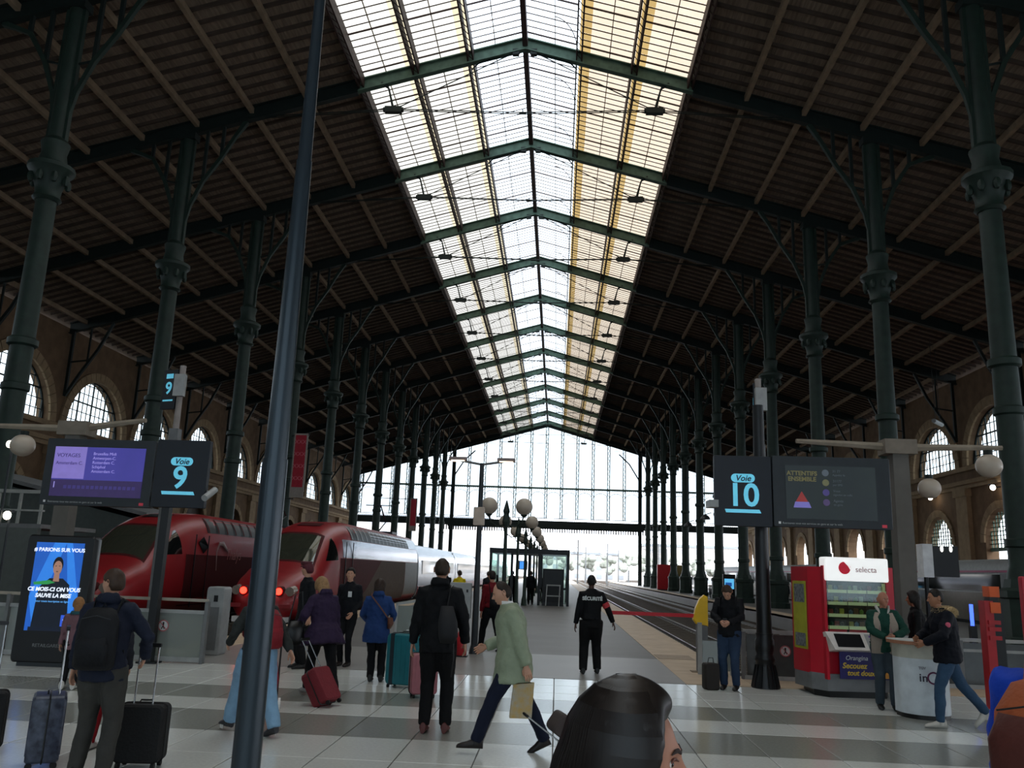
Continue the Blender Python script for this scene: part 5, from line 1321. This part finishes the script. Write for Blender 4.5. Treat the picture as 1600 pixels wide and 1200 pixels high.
def suitcase(label, x, y, rz, w_, h, d, colr, tilt=0, handle=.45, strap=None, pattern=None, hard=True, nm='suitcase', hx=0, ribs=5, wheelc=None, grp=None):
    t = thing(nm, label, 'suitcase', (x, y, 0), 0, grp); t.rotation_euler = Euler((tilt, 0, rz), 'XYZ')
    m_ = mat('case_'+colr, colr, .4 if hard else .75, 0, .4, .08, 10, 0 if hard else .3) if not pattern else mat('case_'+colr, colr, .4, 0, .4, 0, 14, hex2=pattern)
    z0 = .05; MB().rbox(-w_/2, w_/2, -d/2, d/2, z0, z0+h, min(w_, h)*.13, 5).build('shell', m_, t, smooth=40)
    if hard:
        for i in range(ribs):
            xx = -w_/2+w_*(i+1)/(ribs+1)
            for s in (-1, 1): MB().rbox(xx-.01, xx+.01, min(s*d/2, s*(d/2+.006)), max(s*d/2, s*(d/2+.006)), z0+h*.1, z0+h*.92, .004).build('rib', m_, t)
    b = MB(); r = min(w_, h)*.13; pts = []
    for cx, cz, a0 in ((w_/2-r, z0+h-r, 0), (-w_/2+r, z0+h-r, 90), (-w_/2+r, z0+r, 180), (w_/2-r, z0+r, 270)):
        for q in range(6): a = math.radians(a0+90*q/5); pts.append((cx+(r+.004)*math.cos(a), 0, cz+(r+.004)*math.sin(a)))
    pts.append(pts[0]); b.tube(pts, .008, 5); b.build('zip_band', BLACK, t)
    for sx_ in (-1, 1):
        for sy in (-1, 1):
            MB().tube([(sx_*(w_/2-.05)-.014, sy*(d/2-.035), .028), (sx_*(w_/2-.05)+.014, sy*(d/2-.035), .028)], .028, 12).build('wheel', mat('wheel_'+wheelc, wheelc, .5) if wheelc else RUBBER, t)
    if handle:
        for sx_ in (-1, 1): MB().tube([(hx+sx_*w_*.2, -d*.25, z0+h-.02), (hx+sx_*w_*.2, -d*.25, z0+h+handle)], .008, 6).build('handle_tube', CHROME, t)
        MB().rbox(hx-w_*.2-.02, hx+w_*.2+.02, -d*.25-.015, -d*.25+.015, z0+h+handle-.015, z0+h+handle+.02, .01).build('grip', BLACK, t)
    MB().tube([(-.06, .02, z0+h), (-.05, .02, z0+h+.025), (.05, .02, z0+h+.025), (.06, .02, z0+h)], .008, 6).build('top_handle', BLACK, t)
    if strap: MB().rbox(strap[0], strap[1], -d/2-.008, d/2+.008, z0-.004, z0+h+.006, .01).build('luggage_strap', mat('strap_'+strap[2], strap[2], .7), t)
    return t

# --- man with black backpack at the left, seen from behind
I = person('young man with dark jacket and black backpack holding a black suitcase handle, left foreground', -3.77, 7.2, .12, 1.68, top='1c2130', bottom='3a3936', shoes='1a1a1a', skin=SKIN1, hair='3a2a20', style='short',
    fl=(-.13, .02, 0), fr=(.12, -.05, 0), hl=(-.3, .12, .84), hr=(.26, .22, .98), hy=1.15, hem=.80, puff=1.08, hood=True, legw=1.05, epr=(1, -.6, 0))
backpack(I, 'black backpack on the back of the young man at the left', '101216', .33, .5, .2, z=1.16)
suitcase('plain black upright suitcase with long metal handle in the left foreground', -3.62, 7.74, .1, .40, .48, .24, '0c0c0e', 0, .5, hard=False)
suitcase('dark blue patterned hard suitcase at the lower left beside the backpack man', -4.42, 7.6, 2.1, .38, .55, .26, '141a2c', 0, .55, pattern='4c5262', ribs=3)
suitcase('black suitcase cut off by the left edge of the picture', -5.2, 7.9, .5, .36, .5, .24, '0e0e10', .0, .6, hard=False)
# --- woman in floral coat with white paper bag behind him
I = person('child in a pink floral coat and teal scarf half hidden behind the backpack man', -6.62, 11.75, .3, 1.2, top='6f5258', bottom='121214', shoes='c8c4bc', hair='8a6038', style='bob', hy=.6, hem=.75, puff=.95, hr=(.24, .2, .82))
MB().loft([(I['tor']((0, 0, 1.42)), .1, .09, (1, 0, 0), (0, 1, 0)), (I['tor']((0, .01, 1.48)), .085, .085, (1, 0, 0), (0, 1, 0))]).build('scarf', mat('scarf_teal', '1f4a50', .8), I['t'], smooth='all')
t = thing('paper_bag', 'white paper carrier bag held behind the backpack man', 'bag', (0, 0, 0)); t.matrix_world = I['M'] @ Matrix.Translation((.2, .14, .12))
MB().add([(-.14, -.07, 0), (.14, -.07, 0), (.14, .07, 0), (-.14, .07, 0), (-.1, -.03, .4), (.12, -.03, .4), (.12, .03, .4), (-.1, .03, .4)], [(0,3,2,1),(4,5,6,7),(0,1,5,4),(1,2,6,5),(2,3,7,6),(3,0,4,7)]).build('bag_body', WHITE, t); MB().tube([(-.05, 0, .4), (-.03, 0, .5), (.05, 0, .5), (.07, 0, .4)], .005, 5).build('handle', WHITE, t)
# --- person with red trousers hidden behind the backpack man
I = person('person in red trousers standing hidden behind the backpack man', -4.3, 8.3, .1, 1.4, top='22242c', bottom='8c1a22', shoes='c4c0bc', hair='3a2818', style='short', hem=.82, hl=(-.2, .15, .95), hr=(.2, .12, .9), legw=.95)
MB().tube([(-.2, .2, .93), (-.55, .8, 1.14)], .012, 5).build('sleeve_cord', WHITE, I['t']) if 0 else None
# --- woman in pale jeans walking behind the mast
I = person('woman with light blue jeans and striped trainers walking behind the tall mast', -3.2, 9.35, .85, 1.58, top='2e3130', bottom='7ea2bf', shoes='2c2c30', hair='6a4a34', style='bun', fl=(-.1, .36, 0), fr=(.1, -.34, .02), hl=(-.22, .3, 1.0), hr=(.3, -.28, .86), lean=.1, hy=.2, hem=.86, puff=1.05, legw=1.25, ftoe=(0, .3), epr=(.3, -1, 0))
backpack(I, 'red backpack on the walking woman behind the tall mast', '7a1c26', .31, .46, .2, z=1.17)
for s, (fx, fy) in ((-1, (-.1, .36)), (1, (.1, -.34))):
    for q in range(3): MB().box(fx*.92+s*.037, fx*.92+s*.042, fy*.92+.03+q*.025, fy*.92+.04+q*.025, .02, .06).build('shoe_stripe', WHITE, I['t'])
suitcase('burgundy soft cabin suitcase tilted on its wheels beside the purple coat', -2.88, 11.35, 1.2, .34, .46, .24, '6e1c26', -.6, .42, hard=False)
# --- trolley with white wheels
t = thing('shopping_trolley', 'folding luggage trolley with red bag and white wheels behind the mast', 'trolley', (-3.6, 10.9, 0), .3)
MB().tube([(-.15, 0, .08), (-.15, .35, .95), (.15, .35, .95), (.15, 0, .08)], .012, 6).build('frame', BLACK, t)
for s in (-1, 1): MB().tube([(s*.17, 0, .07), (s*.2, 0, .07)], .07, 14).build('wheel', WHITE, t)
MB().loft([(V((0, .0, .15)), .14, .1, (1, 0, 0), (0, 1, 0)), (V((0, .1, .35)), .16, .12, (1, 0, 0), (0, 1, 0)), (V((0, .18, .55)), .12, .08, (1, 0, 0), (0, 1, 0))]).build('bag', mat('trolley_red', '8a1826', .6), t, smooth='all')
# --- woman in purple coat
I = person('woman in a flared dark purple coat with light brown hair, walking left', -3.28, 12.25, .75, 1.62, top='2c2038', bottom='101012', shoes='a8a4a4', hair='8a6a48', style='bob', fl=(-.08, .25, 0), fr=(.1, -.3, .02), lean=.16, hem=.72, flare=.12, puff=1.18, hl=(-.3, .22, .98), hr=(.28, .1, .82), hp=.3, ftoe=(0, .35), hood=True)
t = thing('shoulder_bag', 'black shoulder bag hanging at the side of the purple coat', 'bag', (-3.62, 12.0, 0), .6)
MB().loft([(V((0, 0, .68)), .1, .06, (1, 0, 0), (0, 1, 0)), (V((0, 0, .75)), .14, .08, (1, 0, 0), (0, 1, 0)), (V((0, 0, .9)), .13, .07, (1, 0, 0), (0, 1, 0)), (V((0, 0, 1.0)), .08, .03, (1, 0, 0), (0, 1, 0))]).build('bag_body', BLACK, t, smooth='all'); MB().tube([(-.1, 0, .95), (-.02, .05, 1.35), (.08, .05, 1.4), (.12, 0, .95)], .01, 5).build('strap', BLACK, t)
# --- two station staff
def badge(I): 
    c = I['tor']((-.07, .155, 1.26)); MB().box(c.x-.035, c.x+.035, c.y-.0, c.y+.008, c.z-.05, c.z+.05).build('name_badge', NOW, I['t'])
I = person('male train manager in a burgundy peaked cap and black coat', -4.42, 15.2, 2.2, 1.8, top='14161a', bottom='111113', hair='4c1a24', style='cap', hy=-.9, hem=.8, skin=SKIN1, puff=1.0)
MB().loft([(I['HT'] @ V((0, .04, .075)), .082, .085, (1, 0, 0), (0, 1, 0)), (I['HT'] @ V((0, .02, .125)), .1, .11, (1, 0, 0), (0, 1, 0)), (I['HT'] @ V((0, .02, .14)), .09, .1, (1, 0, 0), (0, 1, 0))]).build('cap_crown', mat('cap_burgundy', '4c1a24', .6), I['t'], smooth='all')
h = I['HT']; MB().loft([(h @ V((0, .075, .062)), .07, .03, h.to_3x3() @ V((1, 0, 0)), h.to_3x3() @ V((0, 1, -.25))), (h @ V((0, .1, .052)), .06, .03, h.to_3x3() @ V((1, 0, 0)), h.to_3x3() @ V((0, 1, -.25)))]).build('cap_visor', BLACK, I['t'], smooth='all')
I = person('female staff member in black coat with white name badge beside the train', -3.8, 15.8, 3.0, 1.73, top='121419', bottom='0e0f12', hair='17110e', style='bun', hl=(-.14, .16, .93), hr=(.14, .16, .93), hy=.25, hem=.84, puff=.95, legw=.85, fl=(-.07, .02, 0), fr=(.09, 0, 0), extra=badge, shoes='1a1414')
# --- woman in blue coat
I = person('woman in a bright blue hooded coat seen from behind', -2.86, 13.9, .1, 1.57, top='1f3866', bottom='0f1014', hair='2c1f18', style='long', hem=.66, flare=.05, puff=1.1, hood=True, fl=(-.06, -.02, 0), fr=(.12, .0, 0), hl=(-.2, .25, 1.0), hr=(.22, .25, 1.0))
t = thing('crossbody_bag', 'small brown leather bag worn across the blue coat', 'bag'); t.matrix_world = I['M']
MB().loft([(V((.2, -.06, .82)), .03, .08, (1, 0, 0), (0, 1, 0)), (V((.22, -.06, .9)), .05, .1, (1, 0, 0), (0, 1, 0)), (V((.21, -.06, .99)), .04, .09, (1, 0, 0), (0, 1, 0))]).build('bag_body', mat('leather_brown', '5a3424', .5), t, smooth='all'); MB().tube([(.19, -.11, .97), (.05, -.165, 1.15), (-.1, -.14, 1.32), (-.11, -.05, 1.36)], .012, 6, asp=.4).build('strap', MATS['leather_brown'], t)
# --- teal and pink cases
suitcase('large teal hard shell suitcase with dark strap', -2.3, 13.4, -.25, .48, .74, .32, '0d6670', 0, 0, strap=(-.17, -.11, '16242c'))
t = thing('stuffed_keyring', 'black cable and white tag lying on top of the teal suitcase', 'tag', (-2.15, 13.4, .835)); MB().tube([(-.1, 0, .008), (0, .05, .012), (.1, 0, .02), (.15, .03, .01)], .012, 6).build('cable', BLACK, t); MB().box(-.14, -.06, -.03, .03, -.0, .01).build('tag', WHITE, t)
suitcase('dusty pink hard shell suitcase half hidden by the tall man in black', -1.86, 12.5, .35, .38, .55, .24, '9c6068', 0, .42)
# --- tall man in black
I = person('tall man in black jacket and black trousers seen from behind', -1.33, 9.92, .0, 1.9, top='0e0f12', bottom='0c0c0e', shoes='5a2a26', hair='2c2018', style='crop', hem=.78, puff=1.06, hood=True, fl=(-.1, .0, 0), fr=(.11, .04, 0), hl=(-.27, .06, .86), hr=(.27, .08, .88), legw=.98)
for s in (-1, 1): pass
t = thing('sling_bag', 'small black sling backpack on the back of the tall man in black', 'backpack'); t.matrix_world = I['M']
MB().loft([(V((.13, -.2, .98)), .08, .05, (1, 0, 0), (0, 1, 0)), (V((.14, -.22, 1.06)), .11, .08, (1, 0, 0), (0, 1, 0)), (V((.13, -.22, 1.2)), .11, .08, (1, 0, 0), (0, 1, 0)), (V((.11, -.19, 1.38)), .07, .04, (1, 0, 0), (0, 1, 0))]).build('bag_body', mat('bag_black', '15161a', .7), t, smooth='all'); MB().tube([(.11, -.17, 1.36), (.13, -.1, 1.58), (.14, .05, 1.6)], .016, 6, asp=.4).build('strap', BLACK, t); MB().tube([(.2, -.2, 1.0), (.21, -.19, .8), (.19, -.18, .62)], .008, 5).build('loose_strap', BLACK, t)
# --- man in green jacket walking left
def collar(I): MB().loft([(I['tor']((0, .01, 1.44)), .085, .08, (1, 0, 0), (0, 1, 0)), (I['tor']((0, .03, 1.51)), .068, .068, (1, 0, 0), (0, 1, 0))]).build('shirt_collar', WHITE, I['t'], smooth='all')
I = person('balding man in a pale green jacket and navy trousers walking left', -.42, 9.05, 1.62, 1.7, top='87917a', bottom='141a2c', shoes='1c1614', hair='241a14', style='receding', fl=(-.1, .38, 0), fr=(.1, -.36, .03), hl=(-.26, -.16, .78), hr=(.14, .3, 1.02), lean=.12, hem=.7, puff=1.26, flare=.03, hp=.3, ftoe=(0, .45), extra=collar, rough=.45, fold=.025, hy=.1)
t = thing('tote_bag', 'cream and yellow printed shopping bag hanging by the green jacket', 'bag', (-.32, 8.95, .36), .1)
MB().add([(-.12, -.05, 0), (.1, -.05, 0), (.1, .05, 0), (-.12, .05, 0), (-.09, -.03, .32), (.12, -.03, .34), (.12, .03, .34), (-.09, .03, .32)], [(0,3,2,1),(4,5,6,7),(0,1,5,4),(1,2,6,5),(2,3,7,6),(3,0,4,7)]).build('bag_body', mat('tote_print', 'b8964e', .6, hex2='a8a090', scale=16), t); MB().tube([(-.05, 0, .32), (-.02, 0, .42), (.05, 0, .42), (.08, 0, .34)], .006, 5).build('handle', BEIGE, t)
t = thing('rolling_bag', 'dark brown and navy rolling bag tilted behind the man in green', 'suitcase', (.62, 8.55, 0), 0, rot=(0, -.95, .25))
MB().rbox(-.12, .12, -.17, .17, .05, .5, .05).build('lower_bag', mat('bag_navy', '171c34', .6), t, smooth=40); MB().rbox(-.1, .1, -.15, .15, .48, .78, .05).build('upper_bag', mat('bag_taupe', '3a302e', .7), t, smooth=40)
for s in (-1, 1): MB().tube([(-.13, s*.1, .1), (-.13, s*.07, 1.02)], .008, 6).build('handle_tube', CHROME, t); MB().tube([(-.12, s*.15-.015, .04), (-.12, s*.15+.015, .04)], .045, 12).build('wheel', RUBBER, t)
MB().tube([(-.13, -.08, 1.02), (-.13, .08, 1.02)], .014, 6).build('grip', BLACK, t)
# --- security guard
def guard_kit(I):
    text('SÉCURITÉ', .085, (0, -.165, 1.34), mat('reflective_text', 'b0b4b4', .4, emis=.05), I['t'], bold=.004)
    d = (I['eR']-I['shR']).normalized(); c = I['shR'].lerp(I['eR'], .72); MB().tube([c-d*.045, c+d*.045], .066*I['k'], 14).build('armband', mat('armband_red', 'b83038', .6), I['t'])
    MB().loft([(V((0, 0, .99)), .172, .135, (1, 0, 0), (0, 1, 0)), (V((0, 0, 1.04)), .172, .135, (1, 0, 0), (0, 1, 0))]).build('belt', BLACK, I['t'], smooth='all')
I = person('security guard in black uniform with red armband walking away', .66, 16.2, .06, 1.76, top='0d0e11', bottom='0b0b0d', skin=SKIN2, hair='100c0a', style='crop', fl=(-.14, -.06, 0), fr=(.13, .1, 0), hl=(-.28, .02, .84), hr=(.42, .06, .86), hem=.95, puff=1.04, legw=1.15, extra=guard_kit, fold=.012)
# --- person in red jacket by the cabinet
I = person('person in a red and black jacket standing by the lamp post on the platform', -1.45, 19.6, .5, 1.76, top='6e1820', bottom='101216', hair='17100c', style='short', fl=(-.15, .2, 0), fr=(.15, -.2, 0), hr=(.2, .25, 1.25), hem=.95)
backpack(I, 'black bag on the back of the person in the red jacket', '121418', .28, .36, .14, z=1.1)
# --- people in and around the shelter
person('dark figure standing inside the glass shelter, left of its centre', -2.5, 49.5, .3, 1.75, top='101216', bottom='0e0e10', brow=False)
person('dark figure standing in the shelter below the blue screen', -1.4, 47.4, .1, 1.78, top='15161c', bottom='101012', brow=False)
person('dark figure standing behind the glass at the right of the shelter', -.7, 50.2, -.4, 1.7, top='1a1c20', bottom='121214', brow=False)
person('distant person in a yellow vest near the train coaches', -3.6, 32, .4, 1.72, top='c8b018', bottom='16181c', brow=False)
person('distant person in dark coat near the coaches, left of the yellow vest', -4.3, 33.5, -.4, 1.74, top='16181e', bottom='101012', brow=False)
person('distant person in dark coat beyond the twin lamps', -3.0, 38, .2, 1.7, top='1e2026', bottom='101012', brow=False)
person('distant person walking on the right platform near the blue display', 16.2, 62, .2, 1.74, top='20242c', bottom='101012', brow=False)
# --- man looking at his phone, right
def phone(I):
    t = thing('mobile_phone', 'small dark phone held by the man in the black jacket', 'phone'); t.matrix_world = I['M']; MB().rbox(-.035, .035, .36, .37, 1.03, 1.15, .008).build('case', BLACK, t); MB().box(-.03, .03, .356, .36, 1.04, 1.14).build('screen', DGLASS, t)
I = person('man in black jacket and blue jeans looking down at his phone', 2.92, 14.85, 2.75, 1.76, top='111216', bottom='27374e', shoes='16120f', hair='3c2c20', style='short', skin=SKIN1, hl=(-.07, .33, 1.06), hr=(.07, .33, 1.06), hp=.85, hem=.82, puff=1.1, fl=(-.1, .02, 0), fr=(.1, 0, 0), epl=(-1, -.5, -.3), epr=(1, -.5, -.3), extra=phone, curl=(1.0, 1.0), legw=1.0)
backpack(I, 'black backpack on the man looking at his phone', '0e0f12', .3, .44, .16, z=1.2)
t = thing('travel_bag', 'dark upright bag standing at the feet of the phone man', 'bag', (2.58, 14.75, 0), .2); MB().rbox(-.12, .12, -.1, .1, .0, .42, .04).build('bag_body', mat('bag_dark_brown', '1e1814', .7), t, smooth=40); MB().tube([(-.05, 0, .42), (-.03, 0, .5), (.04, 0, .5), (.05, 0, .42)], .008, 5).build('handle', BLACK, t)
# --- bald man leaning at the counter
def vest(I):
    tor, ax, ay = I['tor'], I['ax'], I['ay']; q = .06
    VM = mat('vest_beige', '9a8c80', .8, 0, .2, .1)
    for s in (-1, 1):
        MB().loft([(tor((s*.115, .115, .82)), .085, .04, ax, ay), (tor((s*.125, .125, 1.05)), .08, .036, ax, ay), (tor((s*.12, .128, 1.25)), .07, .034, ax, ay), (tor((s*.09, .08, 1.42)), .035, .03, ax, ay)]).build('vest_front', VM, I['t'], smooth='all')
        MB().box(*sorted((s*.07, s*.15)), .155, .17, 1.1, 1.2).build('vest_pocket', mat('vest_pocket_pink', '8c6c68', .8), I['t'])
        MB().tube([tor((s*.09, -.03, 1.5)), tor((s*.075, .06, 1.45)), tor((s*.03, .12, 1.33))], [.03, .032, .02], 8, asp=.6).build('white_collar', mat('collar_white', 'b8b4ae', .7), I['t'], smooth='all')
I = person('bald man in a green sweater and beige vest leaning at the white counter', 4.9, 13.35, 2.95, 1.68, top='173c32', bottom='38424a', shoes='101010', skin=mat('skin_ruddy', 'a8705a', .5, 0, .35, .05, 20), style='bald', hair='5a4638', hl=(-.1, .3, 1.08), hr=(.02, .33, 1.06), fl=(-.1, .05, 0), fr=(.1, -.04, 0), lean=.06, hem=.84, puff=1.16, legw=1.05, extra=vest, hy=.35, epl=(-1, -.3, -.2), epr=(1, -.3, -.2))
# --- man with fur hood
def fur(I):
    b = MB(); rr = random.Random(3); FM = mat('fur_blond', 'c8b088', .9, 0, .1, .3, 40)
    b.loft([(I['tor']((0, -.02, 1.38)), .13, .11, (1, 0, 0), (0, 1, 0)), (I['tor']((0, -.045, 1.43)), .14, .12, (1, 0, 0), (0, 1, 0)), (I['tor']((0, -.06, 1.49)), .1, .085, (1, 0, 0), (0, 1, 0))]).build('fur_hood', FM, I['t'], smooth='all')
    b = MB()
    for q in range(900):
        a = rr.uniform(0, 2*PI); e = rr.uniform(-.8, 1.2); d = V((math.sin(a)*math.cos(e), math.cos(a)*math.cos(e), math.sin(e))); c = I['tor']((0, -.045, 1.435))+V((d.x*.135, d.y*.115, d.z*.05))
        b.tube([c, c+d*.025+V((0, 0, -.004)), c+d*.05+V((rr.uniform(-.01, .01), rr.uniform(-.01, .01), -.015))], [.004, .003, .0008], 3, caps=False)
    b.build('fur', FM, I['t'], kind='stuff')
    c = I['eL'].lerp(I['shL'], .55); MB().ball(c+V((-.082, 0, 0)), (.014, .035, .035), 12, 8).build('pink_badge', mat('badge_pink', 'c05068', .6), I['t'])
    pass
I = person('man in black jacket with blond fur hood and jeans standing at the counter', 5.14, 11.95, 1.5, 1.76, top='10121a', bottom='30475f', shoes='b4b0a8', hair='17110e', style='crop', skin=SKIN3, fl=(-.1, .12, 0), fr=(.1, -.52, .12), hl=(-.14, .26, 1.04), hr=(.06, .28, 1.08), lean=.08, hem=.8, puff=1.22, hp=.1, ftoe=(0, .7), extra=fur, legw=.92, epl=(-1, -.4, -.4), epr=(1, -.4, -.4), hips=(0, -.06))
person('person in black standing between the counter and the barrier', 5.9, 14.6, 1.2, 1.68, top='0f1012', bottom='15161a', hair='17110e', style='bob', hem=.5, flare=.04, skin=SKIN3)
# --- passer-by with blue hoodie and orange backpack, right edge
I = person('passer-by in a royal blue hoodie with an orange backpack at the right edge', 1.69, 2.95, -.82, 1.84, top='1a3fae', bottom='1c1e26', hair='2a1c14', style='short', hood=True, puff=1.1, hem=.8, hl=(-.14, .26, 1.15), hr=(.14, .26, 1.15), epl=(-.3, -.2, -1), epr=(.3, -.2, -1))
BO = backpack(I, 'orange and brown canvas backpack at the right edge of the picture', '9a4e2c', .36, .52, .22, col2='4e241e', z=1.17)
MB().loft([(I['tor']((0, -.29, 1.12)), .13, .05, I['ax'], I['ay']), (I['tor']((0, -.305, 1.16)), .16, .05, I['ax'], I['ay']), (I['tor']((0, -.31, 1.26)), .16, .05, I['ax'], I['ay']), (I['tor']((0, -.27, 1.33)), .14, .05, I['ax'], I['ay'])]).build('brown_panel', mat('bag_4e241e', '4e241e'), BO, smooth='all')
# --- dark haired woman right in front of the camera
def big_head():
    t = thing('person', 'dark haired woman passing close in front, only her head and cheek in view', 'person', (0, 0, 0))
    c = V((.132, 1.6, 1.482)); HT = Matrix.Translation(c) @ Matrix.Rotation(-1.72, 4, 'Z') @ Matrix.Rotation(-.05, 4, 'X') @ Matrix.Scale(.98, 4)
    b = MB(); bx = HT.to_3x3() @ V((1, 0, 0)); by = HT.to_3x3() @ V((0, 1, 0)); Z = V((0, 0, 1)); n0 = c+by*-.01
    A = bx.normalized(); B = by.normalized()
    def at(dx, dy, z): return V((c.x, c.y, 0))+A*dx+B*(dy-.03)+Z*z
    b.loft([(at(0, 0, .72), .16, .11, A, B), (at(0, 0, .85), .155, .11, A, B), (at(0, 0, 1.0), .13, .1, A, B), (at(0, 0, 1.18), .15, .11, A, B), (at(0, 0, 1.28), .14, .09, A, B), (at(0, 0, 1.33), .06, .055, A, B)])
    b.tube([at(0, 0, 1.28), at(0, .02, 1.43)], [.052, .048], 14)
    for s in (-1, 1):
        b.tube([at(0, 0, 1.26), at(s*.16, 0, 1.27), at(s*.2, -.03, 1.0), at(s*.2, .08, .78)], [.05, .045, .036, .026], 8)
        b.tube([at(s*.08, 0, .78), at(s*.085, .03, .45), at(s*.085, 0, .09)], [.08, .05, .035], 8); 
    core = fuse(b, .014, 2); parts = [(core, None), (get_head(True), HT)]
    for s in (-1, 1):
        w_ = at(s*.2, .08, .78); d = (w_-at(s*.2, -.03, 1.0)).normalized(); pal = (A*-s-d*(A*-s).dot(d)).normalized(); M = Matrix((d.cross(-pal), d, -pal)).transposed().to_4x4(); M.translation = w_; parts.append((get_hand(s, .6), M))
    me = join_meshes(parts, 'body'); me.materials.append(mat('skin_warm', 'b07a62', .5, 0, .35, .06, 30)); link('body', me, t)
    for s in (-1, 1):
        p = head_point(s*.34, .05); MB().ball(HT @ (p+V((0, -.0085, 0))), (.0125,)*3, 16, 12).build('eye', EYEW, t, smooth='all'); MB().ball(HT @ (p+V((0, .0015, 0))), (.0055, .0055, .0055), 12, 8).build('iris', IRIS, t)
        MB().tube([HT @ (head_point(s*a, e)+V((0, .003, 0))) for a, e in ((.14, .085), (.26, .12), (.38, .125), (.5, .08))], [.0015, .0026, .003, .001], 6).build('eyelid', mat('eyelid_brown', '6a4034', .5), t)
        MB().tube([HT @ (head_point(s*a, e)+V((0, .003, 0))) for a, e in ((.14, .2), (.3, .25), (.42, .245), (.56, .2))], [.003, .0045, .004, .001], 6, asp=.5).build('eyebrow', mat('brow_dark', '2c1c16', .7), t)
    MB().loft([(HT @ (head_point(a, -.475)+V((0, .001, 0))), r, r*1.3, (HT.to_3x3() @ V((0, 1, 0))), (0, 0, 1)) for a, r in ((-.22, .002), (-.1, .005), (0, .006), (.1, .005), (.22, .002))]).build('lips', mat('lips', '9a5850', .45), t, smooth='all')
    hb = hair_mesh('big', 72, 54, 5); hb.transform(HT)
    b = MB(); hb2 = [(hb, None)]
    m2 = MB(); 
    m2.loft([(c+B*-.03+Z*.03, .07, .08, A, B), (c+B*-.035+Z*-.01, .098, .1, A, B), (c+B*-.045+Z*-.06, .108, .1, A, B), (c+B*-.06+Z*-.13, .118, .094, A, B), (c+B*-.075+Z*-.22, .125, .085, A, B), (c+B*-.08+Z*-.32, .12, .07, A, B), (c+B*-.08+Z*-.42, .08, .045, A, B)])
    bb = MB(); bb.v = [tuple(v.co) for v in hb.vertices]; bb.f = [tuple(p.vertices) for p in hb.polygons]; bb.add([V(v) for v in m2.v], m2.f)
    me = fuse(bb, .006, 45); HM = mat('hair_black_gloss', '17100d', .42, 0, .4, .2, 60); me.materials.append(HM); ho = link('hair', me, t)
    # strands lying on the hair mass
    from mathutils.bvhtree import BVHTree
    bm = bmesh.new(); bm.from_mesh(me); tree = BVHTree.FromBMesh(bm); rr = random.Random(11); st = MB()
    for q in range(2600):
        a = rr.uniform(.9, 2*PI-.9); aj = rr.uniform(-1, 1); hh = rr.uniform(.0, .0012); pts = []
        for i in range(10):
            el = 1.42-i*.3; a2 = a+aj*i*.01
            if el > -.2: d = A*math.sin(a2)*math.cos(el)+B*math.cos(a2)*math.cos(el)+Z*math.sin(el); o = c+d*.3; dr = -d
            else: d = A*math.sin(a2)+B*math.cos(a2); o = c+d*.3+Z*(el*.16); dr = -d
            h = tree.ray_cast(o, dr)
            if h[0] is None: break
            pts.append(h[0]+h[1]*hh)
        if len(pts) > 3: st.tube(pts, [.0009]*(len(pts)-1)+[.0002], 3, caps=False)
    bm.free(); st.build('hair_strands', HM, t, kind='stuff')
    # clothes
    b = MB(); b.loft([(at(0, 0, .78), .18, .135, A, B), (at(0, 0, 1.0), .165, .13, A, B), (at(0, 0, 1.2), .175, .13, A, B), (at(0, 0, 1.3), .13, .1, A, B), (at(0, 0, 1.36), .07, .07, A, B)])
    for s in (-1, 1): b.tube([at(s*.1, 0, 1.25), at(s*.16, 0, 1.27), at(s*.2, -.03, 1.0), at(s*.2, .08, .8)], [.07, .066, .055, .045], 12)
    me = fuse(b, .014, 3, .015); me.materials.append(mat('jacket_dark', '1a1b20', .7)); link('jacket', me, t)
    b = MB(); b.loft([(at(0, 0, .74), .14, .11, A, B), (at(0, 0, .9), .155, .115, A, B)])
    for s in (-1, 1): b.tube([at(s*.08, 0, .82), at(s*.085, .03, .45), at(s*.085, 0, .09)], [.095, .066, .05], 12)
    me = fuse(b, .016, 3, .01); me.materials.append(mat('trousers_dark', '17181c', .8)); link('trousers', me, t)
    for s in (-1, 1):
        b = MB(); shoe(b, at(s*.085, 0, .005), B, .25); b.build('shoe', BLACK, t, smooth=True)
big_head()
